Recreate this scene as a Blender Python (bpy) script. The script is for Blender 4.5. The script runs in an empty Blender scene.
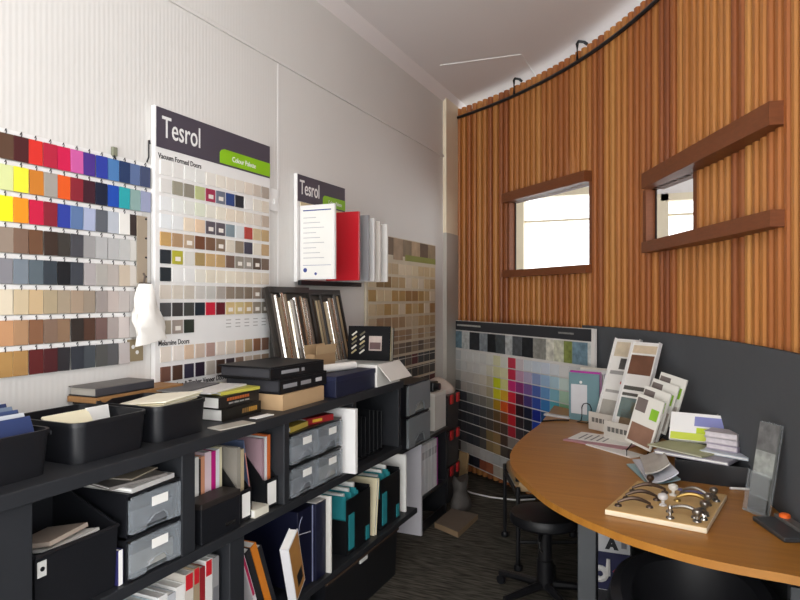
import bpy, bmesh, math, random
from mathutils import Vector, Matrix, Euler
random.seed(7)
C = bpy.context.scene.collection
SC = bpy.context.scene
R = math.radians
# ---------------------------------------------------------------- colour and materials
def lin(h):
    h = h.lstrip('#')
    v = [int(h[i:i+2], 16)/255 for i in (0, 2, 4)]
    return tuple(c/12.92 if c <= .04045 else ((c+.055)/1.055)**2.4 for c in v)
_m = {}
def mat(h, rough=.6, metal=0, var=.10, scale=9, alpha=1, spec=.4, bump=0, stretch=None, key=''):
    k = (h, rough, metal, var, scale, alpha, spec, bump, stretch, key)
    if k in _m: return _m[k]
    m = bpy.data.materials.new('paint_' + h.strip('#')); m.use_nodes = True
    nt = m.node_tree; N = nt.nodes; L = nt.links
    b = N['Principled BSDF']
    tc = N.new('ShaderNodeTexCoord'); mp = N.new('ShaderNodeMapping'); nz = N.new('ShaderNodeTexNoise')
    if stretch: mp.inputs['Scale'].default_value = stretch
    nz.inputs['Scale'].default_value = scale; nz.inputs['Detail'].default_value = 3
    mr = N.new('ShaderNodeMapRange'); mr.inputs['To Min'].default_value = 1-var; mr.inputs['To Max'].default_value = 1+var
    mx = N.new('ShaderNodeVectorMath'); mx.operation = 'SCALE'; mx.inputs[0].default_value = lin(h)
    L.new(tc.outputs['Object'], mp.inputs[0]); L.new(mp.outputs[0], nz.inputs['Vector'])
    L.new(nz.outputs['Fac'], mr.inputs['Value']); L.new(mr.outputs[0], mx.inputs['Scale']); L.new(mx.outputs[0], b.inputs['Base Color'])
    b.inputs['Roughness'].default_value = rough; b.inputs['Metallic'].default_value = metal
    b.inputs['Specular IOR Level'].default_value = spec; b.inputs['Alpha'].default_value = alpha
    if bump:
        bp = N.new('ShaderNodeBump'); bp.inputs['Strength'].default_value = bump; bp.inputs['Distance'].default_value = .01
        L.new(nz.outputs['Fac'], bp.inputs['Height']); L.new(bp.outputs[0], b.inputs['Normal'])
    _m[k] = m; return m
# ---------------------------------------------------------------- mesh builder
class MB:
    def __init__(s): s.v = []; s.f = []; s.m = []; s.mats = []
    def _mi(s, m):
        if m not in s.mats: s.mats.append(m)
        return s.mats.index(m)
    def add(s, vs, fs, m, M=None):
        o = len(s.v); i = s._mi(m)
        s.v += [tuple((M @ Vector(p)) if M else p) for p in vs]
        s.f += [tuple(a+o for a in f) for f in fs]; s.m += [i]*len(fs); return s
    def box(s, c, d, m, M=None, bev=0):
        x, y, z = d[0]/2, d[1]/2, d[2]/2
        vs = [(c[0]+a*x, c[1]+b*y, c[2]+e*z) for a in (-1, 1) for b in (-1, 1) for e in (-1, 1)]
        fs = [(0,1,3,2),(4,6,7,5),(0,4,5,1),(2,3,7,6),(0,2,6,4),(1,5,7,3)]
        if bev:
            bm = bmesh.new(); bv = [bm.verts.new(p) for p in vs]
            for f in fs: bm.faces.new([bv[i] for i in f])
            bmesh.ops.bevel(bm, geom=bm.edges[:], offset=min(bev, min(d)*.45), segments=2, profile=.5, affect='EDGES')
            bm.verts.index_update()
            vs = [tuple(v.co) for v in bm.verts]; fs = [tuple(v.index for v in f.verts) for f in bm.faces]; bm.free()
        return s.add(vs, fs, m, M)
    def bb(s, x0, x1, y0, y1, z0, z1, m, M=None, bev=0):
        return s.box(((x0+x1)/2, (y0+y1)/2, (z0+z1)/2), (x1-x0, y1-y0, z1-z0), m, M, bev)
    def prism(s, pts, z0, z1, m, M=None):
        n = len(pts)
        a = sum(pts[i][0]*pts[(i+1) % n][1]-pts[(i+1) % n][0]*pts[i][1] for i in range(n))
        if a < 0: pts = pts[::-1]
        vs = [(p[0], p[1], z0) for p in pts] + [(p[0], p[1], z1) for p in pts]
        fs = [tuple(range(n))[::-1], tuple(range(n, 2*n))] + [(i, (i+1) % n, n+(i+1) % n, n+i) for i in range(n)]
        return s.add(vs, fs, m, M)
    def lathe(s, prof, m, M=None, n=20):
        vs = []; fs = []
        for r, z in prof:
            for k in range(n):
                a = 2*math.pi*k/n; vs.append((r*math.cos(a), r*math.sin(a), z))
        for i in range(len(prof)-1):
            for k in range(n):
                fs.append((i*n+k, i*n+(k+1) % n, (i+1)*n+(k+1) % n, (i+1)*n+k))
        fs.append(tuple(range(n))[::-1]); fs.append(tuple((len(prof)-1)*n+k for k in range(n)))
        return s.add(vs, fs, m, M)
    def tube(s, pts, r, m, M=None, n=8):
        pts = [Vector(p) for p in pts]; vs = []; fs = []
        for i, p in enumerate(pts):
            t = (pts[min(i+1, len(pts)-1)]-pts[max(i-1, 0)]).normalized()
            u = t.cross(Vector((0, 0, 1)));
            if u.length < .05: u = t.cross(Vector((1, 0, 0)))
            u.normalize(); w = t.cross(u)
            rr = r[i] if isinstance(r, (list, tuple)) else r
            for k in range(n):
                a = 2*math.pi*k/n; vs.append(tuple(p+u*rr*math.cos(a)+w*rr*math.sin(a)))
        for i in range(len(pts)-1):
            for k in range(n):
                fs.append((i*n+k, i*n+(k+1) % n, (i+1)*n+(k+1) % n, (i+1)*n+k))
        fs.append(tuple(range(n))[::-1]); fs.append(tuple((len(pts)-1)*n+k for k in range(n)))
        return s.add(vs, fs, m, M)
    def build(s, name, parent=None, smooth=False):
        me = bpy.data.meshes.new(name); me.from_pydata(s.v, [], s.f)
        for m in s.mats: me.materials.append(m)
        me.polygons.foreach_set('material_index', s.m)
        bm = bmesh.new(); bm.from_mesh(me); bmesh.ops.recalc_face_normals(bm, faces=bm.faces); bm.to_mesh(me); bm.free()
        if smooth:
            for p in me.polygons: p.use_smooth = True
            me.set_sharp_from_angle(angle=R(40))
        me.update()
        o = bpy.data.objects.new(name, me); C.objects.link(o)
        if parent: o.parent = parent
        return o
def tag(o, label, cat, group=None, kind=None):
    o['label'] = label; o['category'] = cat
    if group: o['group'] = group
    if kind: o['kind'] = kind
    return o
def thing(name, label, cat, loc, rz=0, group=None, rot=None):
    o = bpy.data.objects.new(name, None); C.objects.link(o); o.empty_display_size = .05
    o.location = loc; o.rotation_euler = rot if rot else (0, 0, rz)
    return tag(o, label, cat, group)
def struct(name, mb, **k):
    o = mb.build(name, **k)
    if not o.parent: o['kind'] = 'structure'
    return o
def text(name, s, size, m, M, parent, ext=.0006, sx=1, bold=0, align='LEFT'):
    cu = bpy.data.curves.new('t', 'FONT'); cu.body = s; cu.size = size; cu.extrude = ext; cu.offset = bold; cu.align_x = align
    cu.resolution_u = 3
    t = bpy.data.objects.new('t', cu); C.objects.link(t)
    bpy.context.view_layer.update()
    me = bpy.data.meshes.new_from_object(t.evaluated_get(bpy.context.evaluated_depsgraph_get()))
    bpy.data.objects.remove(t); me.transform(M @ Matrix.Diagonal((sx, 1, 1, 1)))
    me.materials.clear(); me.materials.append(m); me.name = name
    o = bpy.data.objects.new(name, me); C.objects.link(o); o.parent = parent
    return o
def frame_m(o, X, Y):      # matrix taking local x to X, local y to Y
    X = Vector(X).normalized(); Y = Vector(Y).normalized(); Z = X.cross(Y)
    return Matrix(((X[0], Y[0], Z[0], o[0]), (X[1], Y[1], Z[1], o[1]), (X[2], Y[2], Z[2], o[2]), (0, 0, 0, 1)))
WALLX = lambda x, y, z: frame_m((x, y, z), (0, 1, 0), (0, 0, 1))   # writing that faces +x
# ---------------------------------------------------------------- camera and the survey of the room
CX, CZ, TH, F = 1.96, 1.55, R(24.4), 640.0
SN, CS = math.sin(TH), math.cos(TH)
cam = bpy.data.cameras.new('camera'); cam.sensor_width = 36; cam.lens = F/800*36; cam.shift_y = -2/800
cam.clip_start = .02
co = bpy.data.objects.new('camera', cam); C.objects.link(co); co.location = (CX, 0, CZ); co.rotation_euler = (R(90), 0, TH)
SC.camera = co
def ray(px):
    c = (px-400)/F; return (-SN+c*CS, CS+c*SN)
def at(px, py, z):         # where a sight line meets height z
    Z = F*(CZ-z)/(py-298); d = ray(px); return Vector((CX+Z*d[0], Z*d[1], z))
def yon(px, x):            # where a sight line meets the plane x = const
    d = ray(px); return (x-CX)/d[0]*d[1]
def zon(px, py, x):
    d = ray(px); return CZ-(py-298)*((x-CX)/d[0])/F
def far(px, Z):
    d = ray(px); return (CX+Z*d[0], Z*d[1])
KX, KY, KR = -2.085, 1.596, 4.47       # the curved wall's centre and radius
def arc_ang(px, r=KR):
    dx, dy = ray(px); ox, oy = CX-KX, -KY
    a = dx*dx+dy*dy; b = 2*(ox*dx+oy*dy); c = ox*ox+oy*oy-r*r
    t = (-b+math.sqrt(b*b-4*a*c))/(2*a)
    return math.atan2(oy+t*dy, ox+t*dx)
def pol(r, a): return (KX+r*math.cos(a), KY+r*math.sin(a))
def arc_strip(mb, r0, r1, a0, a1, z0, z1, m, n=24):
    p = [pol(r0, a0+(a1-a0)*i/n) for i in range(n+1)]; q = [pol(r1, a0+(a1-a0)*i/n) for i in range(n+1)]
    for i in range(n):
        mb.add([(*p[i], z0), (*p[i+1], z0), (*q[i+1], z0), (*q[i], z0), (*p[i], z1), (*p[i+1], z1), (*q[i+1], z1), (*q[i], z1)],
               [(0,3,2,1), (4,5,6,7), (0,1,5,4), (2,3,7,6)] + ([(0,4,7,3)] if i == 0 else []) + ([(1,2,6,5)] if i == n-1 else []), m)
    return mb
CEIL = 3.33
def inset(px, d):          # a point d in front of the curved wall, and the outward angle there
    a = arc_ang(px, KR-d); return (*pol(KR-d, a), a)
# ---------------------------------------------------------------- room shell
def ribbed_white():
    m = mat('dcdad6', .55, var=.03, scale=2, key='wall').copy(); m.name = 'ribbed_white_wall'
    nt = m.node_tree; N = nt.nodes; L = nt.links
    g = N.new('ShaderNodeNewGeometry'); w = N.new('ShaderNodeTexWave'); w.bands_direction = 'Y'; w.inputs['Scale'].default_value = 15
    w.inputs['Distortion'].default_value = .6; w.inputs['Detail'].default_value = 1
    b = N.new('ShaderNodeBump'); b.inputs['Strength'].default_value = .08; b.inputs['Distance'].default_value = .006
    L.new(g.outputs['Position'], w.inputs['Vector']); L.new(w.outputs['Fac'], b.inputs['Height']); L.new(b.outputs[0], N['Principled BSDF'].inputs['Normal'])
    return m
def carpet():
    m = mat('484641', .95, var=.25, scale=60, spec=.1, key='carpet').copy(); m.name = 'grey_carpet'
    nt = m.node_tree; N = nt.nodes; L = nt.links
    g = N.new('ShaderNodeNewGeometry'); mp = N.new('ShaderNodeMapping'); mp.inputs['Rotation'].default_value = (0, 0, R(28)); mp.inputs['Scale'].default_value = (9, 60, 1)
    nz = N.new('ShaderNodeTexNoise'); nz.inputs['Scale'].default_value = 1; nz.inputs['Detail'].default_value = 4
    cr = N.new('ShaderNodeValToRGB'); cr.color_ramp.elements[0].position = .35; cr.color_ramp.elements[0].color = (*lin('36342f'), 1)
    cr.color_ramp.elements[1].position = .72; cr.color_ramp.elements[1].color = (*lin('67635a'), 1)
    L.new(g.outputs['Position'], mp.inputs[0]); L.new(mp.outputs[0], nz.inputs['Vector']); L.new(nz.outputs['Fac'], cr.inputs['Fac'])
    L.new(cr.outputs[0], N['Principled BSDF'].inputs['Base Color'])
    b = N.new('ShaderNodeBump'); b.inputs['Strength'].default_value = .4; b.inputs['Distance'].default_value = .004
    L.new(nz.outputs['Fac'], b.inputs['Height']); L.new(b.outputs[0], N['Principled BSDF'].inputs['Normal'])
    return m
def timber():
    m = bpy.data.materials.new('red_timber_slats'); m.use_nodes = True
    nt = m.node_tree; N = nt.nodes; L = nt.links; bs = N['Principled BSDF']
    at_ = N.new('ShaderNodeAttribute'); at_.attribute_name = 'tone'
    cr = N.new('ShaderNodeValToRGB'); el = cr.color_ramp.elements
    el[0].position = 0; el[0].color = (*lin('2a1309'), 1); el[1].position = 1; el[1].color = (*lin('eab26a'), 1)
    for p, h in ((.06, '2a1309'), (.1, '8e4e2a'), (.35, 'aa6432'), (.6, 'be7c3e'), (.85, 'ce924e')):
        e = el.new(p); e.color = (*lin(h), 1)
    g = N.new('ShaderNodeNewGeometry'); mp = N.new('ShaderNodeMapping'); mp.inputs['Scale'].default_value = (45, 45, 1.6)
    nz = N.new('ShaderNodeTexNoise'); nz.inputs['Scale'].default_value = 1; nz.inputs['Detail'].default_value = 5
    mr = N.new('ShaderNodeMapRange'); mr.inputs['To Min'].default_value = .72; mr.inputs['To Max'].default_value = 1.22
    mx = N.new('ShaderNodeVectorMath'); mx.operation = 'SCALE'
    L.new(at_.outputs['Fac'], cr.inputs['Fac']); L.new(g.outputs['Position'], mp.inputs[0]); L.new(mp.outputs[0], nz.inputs['Vector'])
    L.new(nz.outputs['Fac'], mr.inputs['Value']); L.new(cr.outputs[0], mx.inputs[0]); L.new(mr.outputs[0], mx.inputs['Scale']); L.new(mx.outputs[0], bs.inputs['Base Color'])
    bs.inputs['Roughness'].default_value = .45
    return m
def wood_top():
    m = bpy.data.materials.new('orange_brown_laminate'); m.use_nodes = True
    nt = m.node_tree; N = nt.nodes; L = nt.links; bs = N['Principled BSDF']
    g = N.new('ShaderNodeNewGeometry'); mp = N.new('ShaderNodeMapping'); mp.inputs['Rotation'].default_value = (0, 0, R(60)); mp.inputs['Scale'].default_value = (2, 26, 1)
    nz = N.new('ShaderNodeTexNoise'); nz.inputs['Scale'].default_value = 1.4; nz.inputs['Detail'].default_value = 6
    cr = N.new('ShaderNodeValToRGB'); cr.color_ramp.elements[0].position = .3; cr.color_ramp.elements[0].color = (*lin('9a6424'), 1)
    cr.color_ramp.elements[1].position = .75; cr.color_ramp.elements[1].color = (*lin('b0782f'), 1)
    L.new(g.outputs['Position'], mp.inputs[0]); L.new(mp.outputs[0], nz.inputs['Vector']); L.new(nz.outputs['Fac'], cr.inputs['Fac']); L.new(cr.outputs[0], bs.inputs['Base Color'])
    bs.inputs['Roughness'].default_value = .38; bs.inputs['Specular IOR Level'].default_value = .45
    return m
WALL = ribbed_white(); PLASTER = mat('ebe6e5', .8, var=.02, scale=1.5); CREAM = mat('efe2c8', .6, var=.03); TIMBER = timber(); RED = mat('7a4526', .5, var=.25, scale=6, stretch=(4, 4, 20))
BLACKP = mat('141519', .45, var=.15); SHELFM = mat('24262a', .5, var=.12, scale=5); DADO = mat('53565a', .75, var=.05, scale=30, spec=.25)
WHITE = mat('e9e8e6', .5, var=.03); PAPER = mat('ecebe6', .8, var=.04); STEEL = mat('b9b7b2', .25, 1, var=.1); CHROME = mat('d8d8d8', .12, 1, var=.05)
GLASSW = mat('dfe6ea', .05, alpha=.12, var=.02)
struct('floor', MB().bb(-.3, 4.2, -2.6, 7.4, -.1, 0, carpet()))
struct('ceiling', MB().bb(-.3, 4.2, -2.6, 7.4, CEIL, CEIL+.1, PLASTER))
struct('wall_left', MB().bb(-.15, 0, -2.6, 7.2, 0, CEIL, WALL))
# the far outer wall of the room behind the curved screen, with two windows
mb = MB()
def wall_with_holes(mb, axis, a0, a1, t0, t1, holes, m):
    cuts = sorted({a0, a1, *[h[0] for h in holes], *[h[1] for h in holes]})
    for p, q in zip(cuts, cuts[1:]):
        hs = [h for h in holes if h[0] <= p and h[1] >= q]
        zs = [(0, CEIL)] if not hs else [(0, hs[0][2]), (hs[0][3], CEIL)]
        for z0, z1 in zs:
            if axis == 'y': mb.bb(p, q, t0, t1, z0, z1, m)
            else: mb.bb(t0, t1, p, q, z0, z1, m)
FW = [(.15, 1.30, 1.1, 2.72), (1.62, 2.6, 1.1, 2.6)]
wall_with_holes(mb, 'y', 0, 4, 7.0, 7.15, FW, PLASTER); struct('wall_far', mb)
for i, (x0, x1, z0, z1) in enumerate(FW):
    f = MB(); w = .07
    f.bb(x0, x0+w*2, 6.97, 7.1, z0, z1, CREAM).bb(x1-w, x1, 6.97, 7.1, z0, z1, CREAM).bb(x0+w, x1-w, 6.97, 7.1, z1-w, z1, CREAM).bb(x0+w, x1-w, 6.97, 7.1, z0, z0+w, CREAM)
    f.bb(x0+w, x1-w, 7.0, 7.05, 2.38, 2.40, CREAM)
    o = struct('window_%d' % (i+1), f)
    MB().bb(x0+w, x1-w, 7.055, 7.06, z0+w, z1-w, GLASSW).build('window_pane', o)
mb = MB(); wall_with_holes(mb, 'x', -2.6, 7.0, 4.0, 4.15, [(-2.2, 1.1, .5, 2.9), (2.8, 6.6, 1.0, 2.7)], PLASTER); struct('wall_right', mb)  # near opening is added, out of view, to light the left wall
mb = MB(); RW = (.3, 3.7, .4, 3.0); wall_with_holes(mb, 'y', 0, 4, -2.6, -2.45, [RW], PLASTER); struct('wall_rear', mb)
x0, x1, z0, z1 = RW; f = MB()
f.bb(x0, x0+.07, -2.58, -2.47, z0, z1, CREAM).bb(x1-.07, x1, -2.58, -2.47, z0, z1, CREAM).bb(x0+.07, x1-.07, -2.58, -2.47, z1-.07, z1, CREAM).bb(x0+.07, x1-.07, -2.58, -2.47, z0, z0+.07, CREAM).bb(1.97, 2.03, -2.56, -2.5, z0+.07, z1-.07, CREAM)
struct('window_3', f)
# battens and joints on the left wall and ceiling
struct('trim_1', MB().bb(0, .012, -2.4, 5.5, 2.775, 2.795, WALL, bev=.003))
struct('trim_2', MB().bb(0, .0015, yon(278, 0)-.006, yon(278, 0)+.006, 1.1, 2.775, WHITE))
struct('trim_3', MB().prism([(0, CEIL), (0, CEIL-.07), (.07, CEIL)], -2.4, 6.9, PLASTER, Matrix(((1,0,0,0),(0,0,1,0),(0,1,0,0),(0,0,0,1)))))
def up(px, py):
    Z = F*(CEIL-CZ)/(298-py); d = ray(px); return (CX+Z*d[0], Z*d[1])
p, q, r_ = up(440, 65), up(521, 54), up(536, 76)
struct('trim_4', MB().tube([(*p, CEIL-.002), (*q, CEIL-.002), (*r_, CEIL-.002)], .005, WHITE, n=6))
# pilaster in the corner where the screen meets the left wall
yc = yon(443, 0)
struct('wall_corner', MB().bb(0, .03, yc, 6.2, zon(448, 234, 0), CEIL-.02, CREAM).bb(0, .034, yc, 6.2, zon(448, 392, 0), zon(448, 234, 0), mat('b9b4ab', .6, var=.04)))
# ---------------------------------------------------------------- curved timber screen
A0, A1 = arc_ang(455), R(-2)
TOP = CZ+1.725
O1 = (arc_ang(508), arc_ang(588), 1.775, 2.335)      # openings: angles (falling), heights
O2 = (arc_ang(644), arc_ang(698), 1.865, 2.17)
vs, fs, tone = [], [], []
step = .070/KR; w = .044/KR
n = int((A0-A1)/step)
def snap(o): return (A0-round((A0-o[0])/step)*step, A0-round((A0-o[1])/step)*step, o[2], o[3])
O1, O2 = snap(O1), snap(O2)
def slat(a, r0, r1, z0, z1, t, hw, ch=0):
    o = len(vs); c = ch/KR
    P = [pol(r0, a-hw+c), pol(r0, a+hw-c)] + ([pol(r0+ch*.9, a+hw)] if ch else []) + [pol(r1, a+hw), pol(r1, a-hw)] + ([pol(r0+ch*.9, a-hw)] if ch else [])
    m = len(P)
    vs.extend([(*p, z0) for p in P] + [(*p, z1) for p in P])
    fs.extend([tuple(o+i for i in range(m)), tuple(o+m+i for i in range(m))[::-1]] + [(o+i, o+(i+1) % m, o+m+(i+1) % m, o+m+i) for i in range(m)])
    tone.extend([t]*(2*m))
slits = {int((A0-arc_ang(569))/step): (2.37, 2.55), int((A0-arc_ang(720))/step): (1.9, 2.1)}
for k in range(n):
    a = A0-(k+.5)*step; t = min(1, max(.1, random.gauss(.5, .17)))
    j = random.uniform(-.003, .003)
    segs = [(0, TOP)]
    for o in (O1, O2):
        if o[0] > a > o[1]: segs = [(0, o[2]), (o[3], TOP)]
    for z0, z1 in segs: slat(a, KR+j, KR+.03+j, z0, z1, t, w/2, .009)
    # backing strip closing the joint on the far side
    ab = a-step/2
    segs = [(0, TOP-.02)]
    for o in (O1, O2):
        if o[0]-step*.3 > ab > o[1]-step*.3: segs = [(0, o[2]), (o[3], TOP-.02)]
    if k in slits: segs = [(a_, b_) for p_, q_ in segs for a_, b_ in ((p_, min(q_, slits[k][0])), (max(p_, slits[k][1]), q_)) if b_ > a_]
    for z0, z1 in segs: slat(ab, KR+.055, KR+.062, z0, z1, .0, step*.5)
me = bpy.data.meshes.new('wall_curved'); me.from_pydata(vs, [], fs); me.materials.append(TIMBER)
at_ = me.attributes.new('tone', 'FLOAT', 'POINT'); at_.data.foreach_set('value', tone)
bm = bmesh.new(); bm.from_mesh(me); bmesh.ops.recalc_face_normals(bm, faces=bm.faces); bm.to_mesh(me); bm.free()
o = bpy.data.objects.new('wall_curved', me); C.objects.link(o); o['kind'] = 'structure'
# boards framing the two openings
def chord_board(nm, pa, pb, z0, z1, fr, bk):      # a straight plank bridging the hollow of the curve
    aa, ab = arc_ang(pa, KR-fr), arc_ang(pb, KR)
    P = [pol(KR-fr, aa), pol(KR-fr, ab)]; Q = [pol(KR+bk, ab), pol(KR+bk, (aa+ab)/2), pol(KR+bk, aa)]
    struct(nm, MB().prism(P+Q, z0, z1, RED))
chord_board('trim_5', 501.5, 590, O1[3], O1[3]+.075, .045, .09)
chord_board('trim_6', 501.5, 591.5, O1[2]-.055, O1[2], .045, .09)
chord_board('trim_7', 641.5, 783, O2[3], O2[3]+.085, .045, .09)
chord_board('trim_8', 641.5, 784, O2[2]-.06, O2[2], .045, .09)
for nm, o, px in (('trim_9', O1, 510), ('trim_10', O2, 654)):
    b = MB(); arc_strip(b, KR+.0, KR+.06, o[0]+.003, o[0]-.005, o[2], o[3], RED, 2); struct(nm, b)
for nm, o in (('trim_11', O1), ('trim_12', O2)):
    b = MB(); arc_strip(b, KR+.0, KR+.06, o[1]+.004, o[1]-.004, o[2], o[3], RED, 2); struct(nm, b)
# dark pin-board dado
b = MB(); arc_strip(b, KR-.022, KR-.002, arc_ang(585), A1, 0.0, 1.365, DADO, 30); struct('wall_dado', b)
# hanging rail along the top of the screen, with its brackets
t = thing('hanging_rail', 'thin black curved rail running under the top of the timber slat wall', 'rail', (*pol(KR-.02, arc_ang(560)), TOP-.05))
off = Vector(t.location)
pts = [Vector((*pol(KR-.014, A0+.012-(A0-A1)*1.0*i/60), TOP-.085))-off for i in range(60)]
MB().tube(pts, .013, BLACKP, n=6).build('rail', t, True)
for px in (456, 517, 581, 700):
    a = arc_ang(px); p = Vector((*pol(KR-.03, a), TOP-.085))-off; u = Vector((math.cos(a), math.sin(a), 0))
    MB().tube([p, p+Vector((0, 0, .115)), p+Vector((0, 0, .132))+u*.01, p+Vector((0, 0, .135))+u*.05, p+Vector((0, 0, .12))+u*.08], .011, BLACKP, n=6).build('bracket', t, True)
# dark downlight seen through the opening, on the ceiling of the back room
d = far(690, 5.4)
t = thing('spot_lamp', 'small black spot lamp seen through the wide slat wall opening', 'lamp', (d[0], d[1], 2.60))
MB().tube([(0, 0, .035), (0, 0, CEIL-2.60)], .008, BLACKP).build('stem', t, True)
MB().lathe([(.02, .05), (.045, .04), (.05, -.03), (.04, -.035)], BLACKP).build('lamp_head', t, True)
# ================================================================ LEFT WALL
ORD = 'first second third fourth fifth sixth seventh eighth ninth tenth eleventh twelfth'.split()
ROWS = [
 [('brown','5a4030'),('dark maroon','4a1c1e'),('bright red','da3028'),('crimson','b4203c'),('rose red','ce184c'),('pink','cc5ca0'),('violet','4c3088'),('blue','2c3c9e'),('steel blue','4c7cb4'),('navy blue','243860'),('slate blue','5c709a'),('dark slate blue','424c6c')],
 [('pale lime','d8e0a0'),('yellow','f2e83c'),('ochre orange','ca7c2a'),('warm grey','a29c94'),('orange','e25a1e'),('wine red','88202e'),('plum black','3e1826'),('midnight blue','141c34'),('royal blue','1c4aac'),('teal','2aa2aa'),('grey green','8caaa6'),('lavender grey','989fbc')],
 [('lemon yellow','f4f020'),('orange','f29420'),('crimson','ca1a42'),('wine red','862030'),('blue','2e3e9c'),('slate blue','5c76a2'),('pale periwinkle','aab2ce'),('dark grey','5c6068'),('pale grey','bac0ca'),('white','eae8e2'),('charcoal','3a302e'),None],
 [('taupe','968678'),('greyish brown','7c6252'),('mid brown','6c4a34'),('dark brown','3a2a22'),('charcoal brown','3a3632'),('dark grey','46464c'),('mid grey','9a9898'),('light grey','b2b2b2'),('silver grey','b6b6b6'),('pale grey','bebebc'),('off white','d4d2cc'),None],
 [('grey','87868c'),('blue grey','78828c'),('slate grey','5a666e'),('dark slate','343c44'),('black','16171c'),('charcoal','3a3e46'),('mauve grey','aaa4a4'),('stone grey','aaa6a0'),('pale taupe','b2aaa4'),('sand','c4b6a4'),('ivory','d2ccc4'),None],
 [('cream','ded2ba'),('pale tan','cab898'),('biscuit','c6ac86'),('khaki grey','aa9a7e'),('mushroom','a2937e'),('taupe brown','a28e7a'),('dark taupe','968878'),('grey taupe','978e8a'),('pinkish grey','baaea8'),('lilac grey','b6aeaa'),('pale grey','c8c4c2'),None],
 [('light tan','c2926a'),('tan','aa8462'),('brown','825a40'),('dusky brown','7e6656'),('mid brown','886c54'),('black brown','2e2622'),('dark brown','4e3428'),('mauve brown','6e5652'),('grey mauve','a29894'),('pale mauve','c6bcb8'),('off white','d2ceca'),None],
 [('ochre tan','b28a52'),('amber tan','aa824e'),('maroon','5e1e1e'),('dark maroon','4a1a1e'),('grey black','2c2a2e'),('blue black','30343c'),('slate grey','444a50'),('olive grey','50504e'),('dark grey','58585a'),('pale grey','bab2b0'),None,None]]
Y0, PW, ZT, PH = 1.285, .0512, 2.071, .0976
HOOK = MB().tube([(.004, 0, .004), (.012, 0, .012), (.014, 0, .003), (.010, 0, -.006)], .0016, BLACKP, n=5)
first_sw = None
for r, row in enumerate(ROWS):
    zt = ZT-r*PH
    ry0, ry1 = Y0-.02, Y0+PW*sum(1 for x in row if x)+.012
    t = thing('sample_rail', 'thin white rail carrying the %s row of hanging colour swatches' % ORD[r], 'rail', (0, (ry0+ry1)/2, zt), 0, 'rails of the hanging swatches')
    MB().bb(.0005, .009, -(ry1-ry0)/2, (ry1-ry0)/2, -.008, .009, WHITE).build('rail_strip', t)
    for k, sw in enumerate(row):
        if not sw: continue
        nm, hx = sw; y = Y0+PW*(k+.5)
        lab = '%s swatch, %s along the %s row of the hanging colour swatches' % (nm, ORD[k], ORD[r])
        if first_sw is None:
            o = MB().box((.0105, 0, -.042), (.003, .0495, .080), mat('808080'), bev=.001).build('hanging_swatch')
            h = HOOK.build('hook', o); first_sw = (o, h)
        else:
            o = first_sw[0].copy(); C.objects.link(o); h = first_sw[1].copy(); C.objects.link(h); h.parent = o
        o.location = (.002+.0015*(k % 2), y+random.uniform(-.0015, .0015), zt-.004); o.rotation_euler = (random.gauss(0, .012), 0, 0)
        o.material_slots[0].link = 'OBJECT'; o.material_slots[0].material = mat(hx, .7, var=.05, scale=25)
        tag(o, lab, 'colour swatch', 'hanging colour swatches on the left wall')
# pieces hanging at the end of the swatch rows
y = yon(142, .02); z = zon(141, 216, .02)
t = thing('blind_sample', 'long taupe fabric strip with black eyelets hanging beside the swatches', 'fabric sample', (.02, y, z))
MB().box((0, 0, -.13), (.003, .05, .26), mat('a39582', .8)).build('strip', t)
for k in range(4): MB().lathe([(.004, 0), (.004, .003)], BLACKP, Matrix.Translation((.002, .017, -.01-k*.075)) @ Matrix.Rotation(R(90), 4, 'Y'), n=8).build('eyelet', t)
MB().box((.006, .01, -.265), (.012, .05, .014), mat('4a4036', .5)).build('bottom_bar', t)
y = yon(151, .064); z = zon(150, 284, .064)
t = thing('hanging_bag', 'crumpled white cloth bag hanging between swatches and big sample board', 'bag', (.064, y-.02, z))
mb = MB()
nz_, nk = 9, 16
vs, fs = [], []
for i in range(nz_):
    u = i/(nz_-1); hw = .026+.034*min(1, u*1.6)+.012*u; hd = .012+.018*math.sin(math.pi*min(1, u*.9+.1)); cy = .030*u*u-.006
    for k in range(nk):
        a = 2*math.pi*k/nk; rr = 1+.16*math.sin(3*a+5*u)+.10*math.sin(5*a-9*u)
        vs.append((hd*math.cos(a)*rr, cy+hw*math.sin(a)*rr, -.225*u+(.012*math.sin(a) if i == nz_-1 else 0)))
for i in range(nz_-1):
    for k in range(nk): fs.append((i*nk+k, i*nk+(k+1) % nk, (i+1)*nk+(k+1) % nk, (i+1)*nk+k))
fs += [tuple(range(nk)), tuple((nz_-1)*nk+k for k in range(nk))]
mb.add(vs, fs, mat('edeae4', .8, var=.03)); mb.build('bag_body', t, True)
MB().tube([(0, -.015, 0), (-.006, -.004, .03), (-.018, .0, .04)], .004, mat('5a5048')).build('strap', t, True)
y = yon(137, 0); z = zon(137, 339, 0)
t = thing('sample_card', 'khaki card with pale printed marks at the end of the lowest swatch row', 'card', (.012, y-.02, z))
MB().box((0, 0, -.042), (.003, .075, .084), mat('8f8064', .7)).build('card', t)
for k, (dy, dz) in enumerate(((-.012, -.028), (.008, -.05))): MB().lathe([(.008, 0), (.008, .0006)], WHITE, Matrix.Translation((.0016, dy, dz)) @ Matrix.Rotation(R(90), 4, 'Y'), n=10).build('printed_mark', t)
y, z = yon(146.5, 0), zon(146, 142, 0)
tag(MB().tube([(.002, y, z-.08), (.012, y, z-.06), (.012, y, z-.01), (.016, y-.004, z+.004), (.024, y-.008, z+.002), (.026, y-.008, z-.012)], .003, BLACKP).build('wall_hook'), 'slim black metal hook on the white wall above the swatch rows end', 'hook')
y, z = yon(112, 0), zon(112, 152, 0)
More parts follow.
